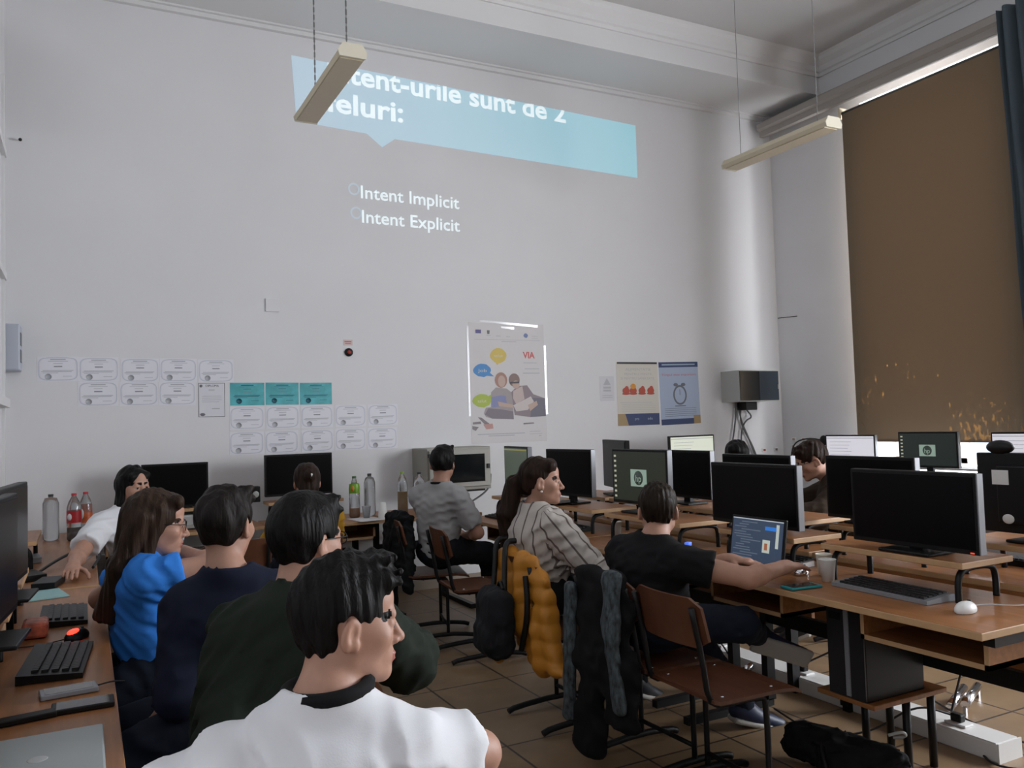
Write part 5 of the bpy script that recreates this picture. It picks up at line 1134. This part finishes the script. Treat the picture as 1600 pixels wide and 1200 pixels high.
# --- two persons by the far walls
HF_ = arr((4.18, 4.58, 1.145)); hf = (-.66, -.75, -.25)
person('person with dark hair almost hidden behind a far monitor', dict(head=HF_, neck=(4.22, 4.61, 1.01), shL=(4.14, 4.42, .93), shR=(4.30, 4.78, .93), elL=(4.0, 4.38, .80), elR=(4.10, 4.84, .80), wrL=(3.80, 4.48, .81), wrR=(3.84, 4.74, .81), hipL=(4.26, 4.50, .60), hipR=(4.29, 4.68, .60), knL=(3.90, 4.48, .515), knR=(3.90, 4.7, .515), anL=(3.97, 4.56, .1), anR=(3.95, 4.7, .1)),
    hair=short_hair(HF_, frame(hf), 1.03, .012, 0, -.06, seed=14), shirtm=BLACKC, jeans=DENIM, hf=hf, head_h=.006, seed=23)
HL = arr((4.22, 3.93, 1.145)); hf = (-.80, .50, -.40)
t, R, base = person('person in dark brown jacket with glasses leaning down by the bright monitors', dict(head=HL, neck=(4.33, 3.88, 1.02), shL=(4.20, 3.72, .94), shR=(4.46, 3.98, .94), elL=(4.02, 3.70, .82), elR=(4.30, 4.16, .84), wrL=(3.82, 3.86, .84), wrR=(4.18, 4.24, .96), hipL=(4.42, 3.76, .60), hipR=(4.55, 3.90, .60), knL=(4.08, 3.96, .515), knR=(4.2, 4.08, .515), anL=(4.05, 3.95, .1), anR=(4.2, 4.1, .1)),
    hair=short_hair(HL, frame(hf), 1.0, .014, .4, -.05, seed=19), hairm=HAIRD, shirtm=BRNC, shirt_th=.03, sleeve=1.8, jeans=DENIM, hf=hf, head_h=.0055, seed=29, hands=(None, {'curl': .9}))
glasses(t, R, HL, base)

# ------------------------------------------------------------------ garments and bags on the chairs
ORANGE = mat('orange_quilt', (.48, .19, .012), .55, bump=.1, bscale=120)
def puffer():
    base = arr((1.86, 3.56, 0)); t = thing('puffer_jacket', 'mustard orange quilted jacket hung over the chair of the striped blouse person', 'jacket', tuple(base))
    def disp(x, y, z): return -.006*np.abs(np.sin((z+.02*np.sin(9*y))*PI/.075))+.006+.009*np.sin(y*31+z*5)+.006*np.sin(y*57-z*9)
    P = [erc((1.850, 3.58, .80), (1.835, 3.56, .50), .043, .046, (0, 1, 0), 5.0, .03), erc((1.845, 3.45, .52), (1.85, 3.32, .35), .043, .046, (0, 1, 0), 3.6, .03), rc((1.87, 3.37, .74), (1.86, 3.24, .36), .045, .042, .03)]
    field_mesh('quilted_body', P, [ORANGE], t, base, .009, (), disp)
    field_mesh('sleeve', [rc((1.84, 3.74, .55), (1.80, 3.70, .30), .042, .036, .02)], [ORANGE], t, base, .009, (), disp)
puffer()
def backpack(label, loc, rz, h, w_, d_, m, straps=()):
    t = thing('backpack', label, 'bag', loc, 0); c, s_ = math.cos(rz), math.sin(rz); R = np.array([[c, -s_, 0], [s_, c, 0], [0, 0, 1.]])
    field_mesh('bag_body', [rbox((0, 0, h*.5), (d_/2, w_/2, h/2), .07, R, .02), rbox(tuple(R @ arr((-d_*.45, 0, h*.30))), (d_*.22, w_*.36, h*.22), .04, R, .02)], [m], t, (0, 0, 0), .010, (), folds(.004, 41))
    for q in straps: MB().tube([tuple(arr(p)-arr(loc)) for p in q], .014, 8, smooth=3).build('strap', BLK, t)
    MB().tube([tuple(R @ arr((d_*.2, -.04, h*.97))), tuple(R @ arr((d_*.2, 0, h*1.08))), tuple(R @ arr((d_*.2, .04, h*.97)))], .009, 8, smooth=2).build('handle', BLK, t)
    return t
DBAG = cloth('bag_dark', (.014, .015, .018)); NBAG = cloth('bag_black', (.006, .006, .007))
backpack('dark grey backpack hanging by long straps behind the orange jacket', (1.72, 3.56, .35), -.15, .33, .27, .14, DBAG, [[(1.76, 3.66, .64), (1.79, 3.69, .76), (1.812, 3.72, .875), (1.87, 3.72, .875)], [(1.75, 3.52, .64), (1.78, 3.57, .76), (1.812, 3.62, .875), (1.87, 3.62, .875)], [(1.79, 3.44, .40), (1.80, 3.38, .58), (1.812, 3.42, .74)]])
backpack('black backpack hanging from the chair of the grey polo person', (1.84, 5.60, .10), -.25, .42, .34, .20, NBAG, [[(1.86, 5.55, .5), (1.88, 5.5, .7), (1.93, 5.48, .87)]])
base = arr((1.94, 5.52, 0)); t = thing('jacket', 'black jacket hung over the chair of the grey polo person', 'jacket', tuple(base))
field_mesh('jacket_body', [erc((1.94, 5.50, .82), (1.93, 5.52, .48), .05, .06, (-.25, 1, 0), 3.2, .03), rc((1.93, 5.36, .74), (1.92, 5.30, .36), .045, .04, .03)], [cloth('jacket_black', (.008, .009, .010))], t, base, .010, (), folds(.006, 44))
field_mesh('sleeve', [rc((1.92, 5.68, .74), (1.92, 5.74, .34), .042, .036, .03)], [cloth('jacket_black', (.008, .009, .010))], t, base, .010, (), folds(.004, 45))
def coatmat():
    return mat('patterned_grey', (.045, .058, .064), .8, noise=.9, nscale=60, stretch=(1, 1, .45))
base = arr((1.89, 2.87, 0)); t = thing('coat', 'long black coat with grey patterned lining draped over a chair', 'coat', tuple(base))
field_mesh('coat_body', [erc((1.90, 2.90, .80), (1.87, 2.90, .45), .045, .048, (0, 1, 0), 4.6, .03), erc((1.87, 2.95, .5), (1.86, 2.99, .10), .045, .042, (0, 1, 0), 2.6, .03), erc((1.87, 2.77, .5), (1.87, 2.75, .27), .042, .042, (0, 1, 0), 2.5, .03)], [cloth('coat_black', (.006, .006, .007))], t, base, .010, (), folds(.006, 51, .6, (0, 1, 0)))
field_mesh('lining', [erc((1.85, 3.08, .74), (1.825, 3.09, .20), .024, .022, (0, 1, 0), 1.7, .02), erc((1.86, 2.78, .83), (1.83, 2.76, .60), .026, .024, (0, 1, 0), 2.4, .02), erc((1.83, 2.76, .62), (1.83, 2.71, .33), .025, .022, (0, 1, 0), 1.7, .02)], [coatmat()], t, base, .008, (), folds(.003, 52, .6, (0, 1, 0)))
base = arr((2.80, 2.44, 0)); t = thing('bag', 'black soft bag lying on the floor by the white trunking', 'bag', tuple(base))
field_mesh('bag_body', [erc((2.66, 2.60, .085), (2.80, 2.27, .075), .082, .068, (0, 0, 1), .95, .03), erc((2.66, 2.40, .065), (2.70, 2.46, .085), .065, .07, (.5, -.85, 0), 1.7, .04), half((0, 0, .004), (0, 0, -1))], [NBAG], t, base, .010, (), folds(.010, 61))
MB().tube([(.02, -.14, .17), (.06, -.18, .19), (.09, -.17, .16), (.06, -.13, .15)], .006, 8, smooth=2).build('ring_handle', GREYM, t); MB().tube([(-.10, .08, .15), (-.20, .0, .10), (-.24, -.08, .02), (-.18, -.2, .012)], .012, 8, smooth=3).build('strap', BLK, t)
# everything that lies on a desk or shelf rests a hair above the board
REST = ('computer_keyboard', 'computer_mouse', 'mobile_phone', 'laptop_computer', 'paper_cup', 'cup_stack', 'plastic_bottle', 'phone_case', 'desk_gadget', 'blue_box', 'printer', 'desk_speaker', 'computer_monitor', 'webcam', 'computer_tower')
for o in S.objects:
    if o.parent is None and o.name.split('.')[0] in REST: o.location.z += .0015 if o.name.split('.')[0] != 'webcam' else .01
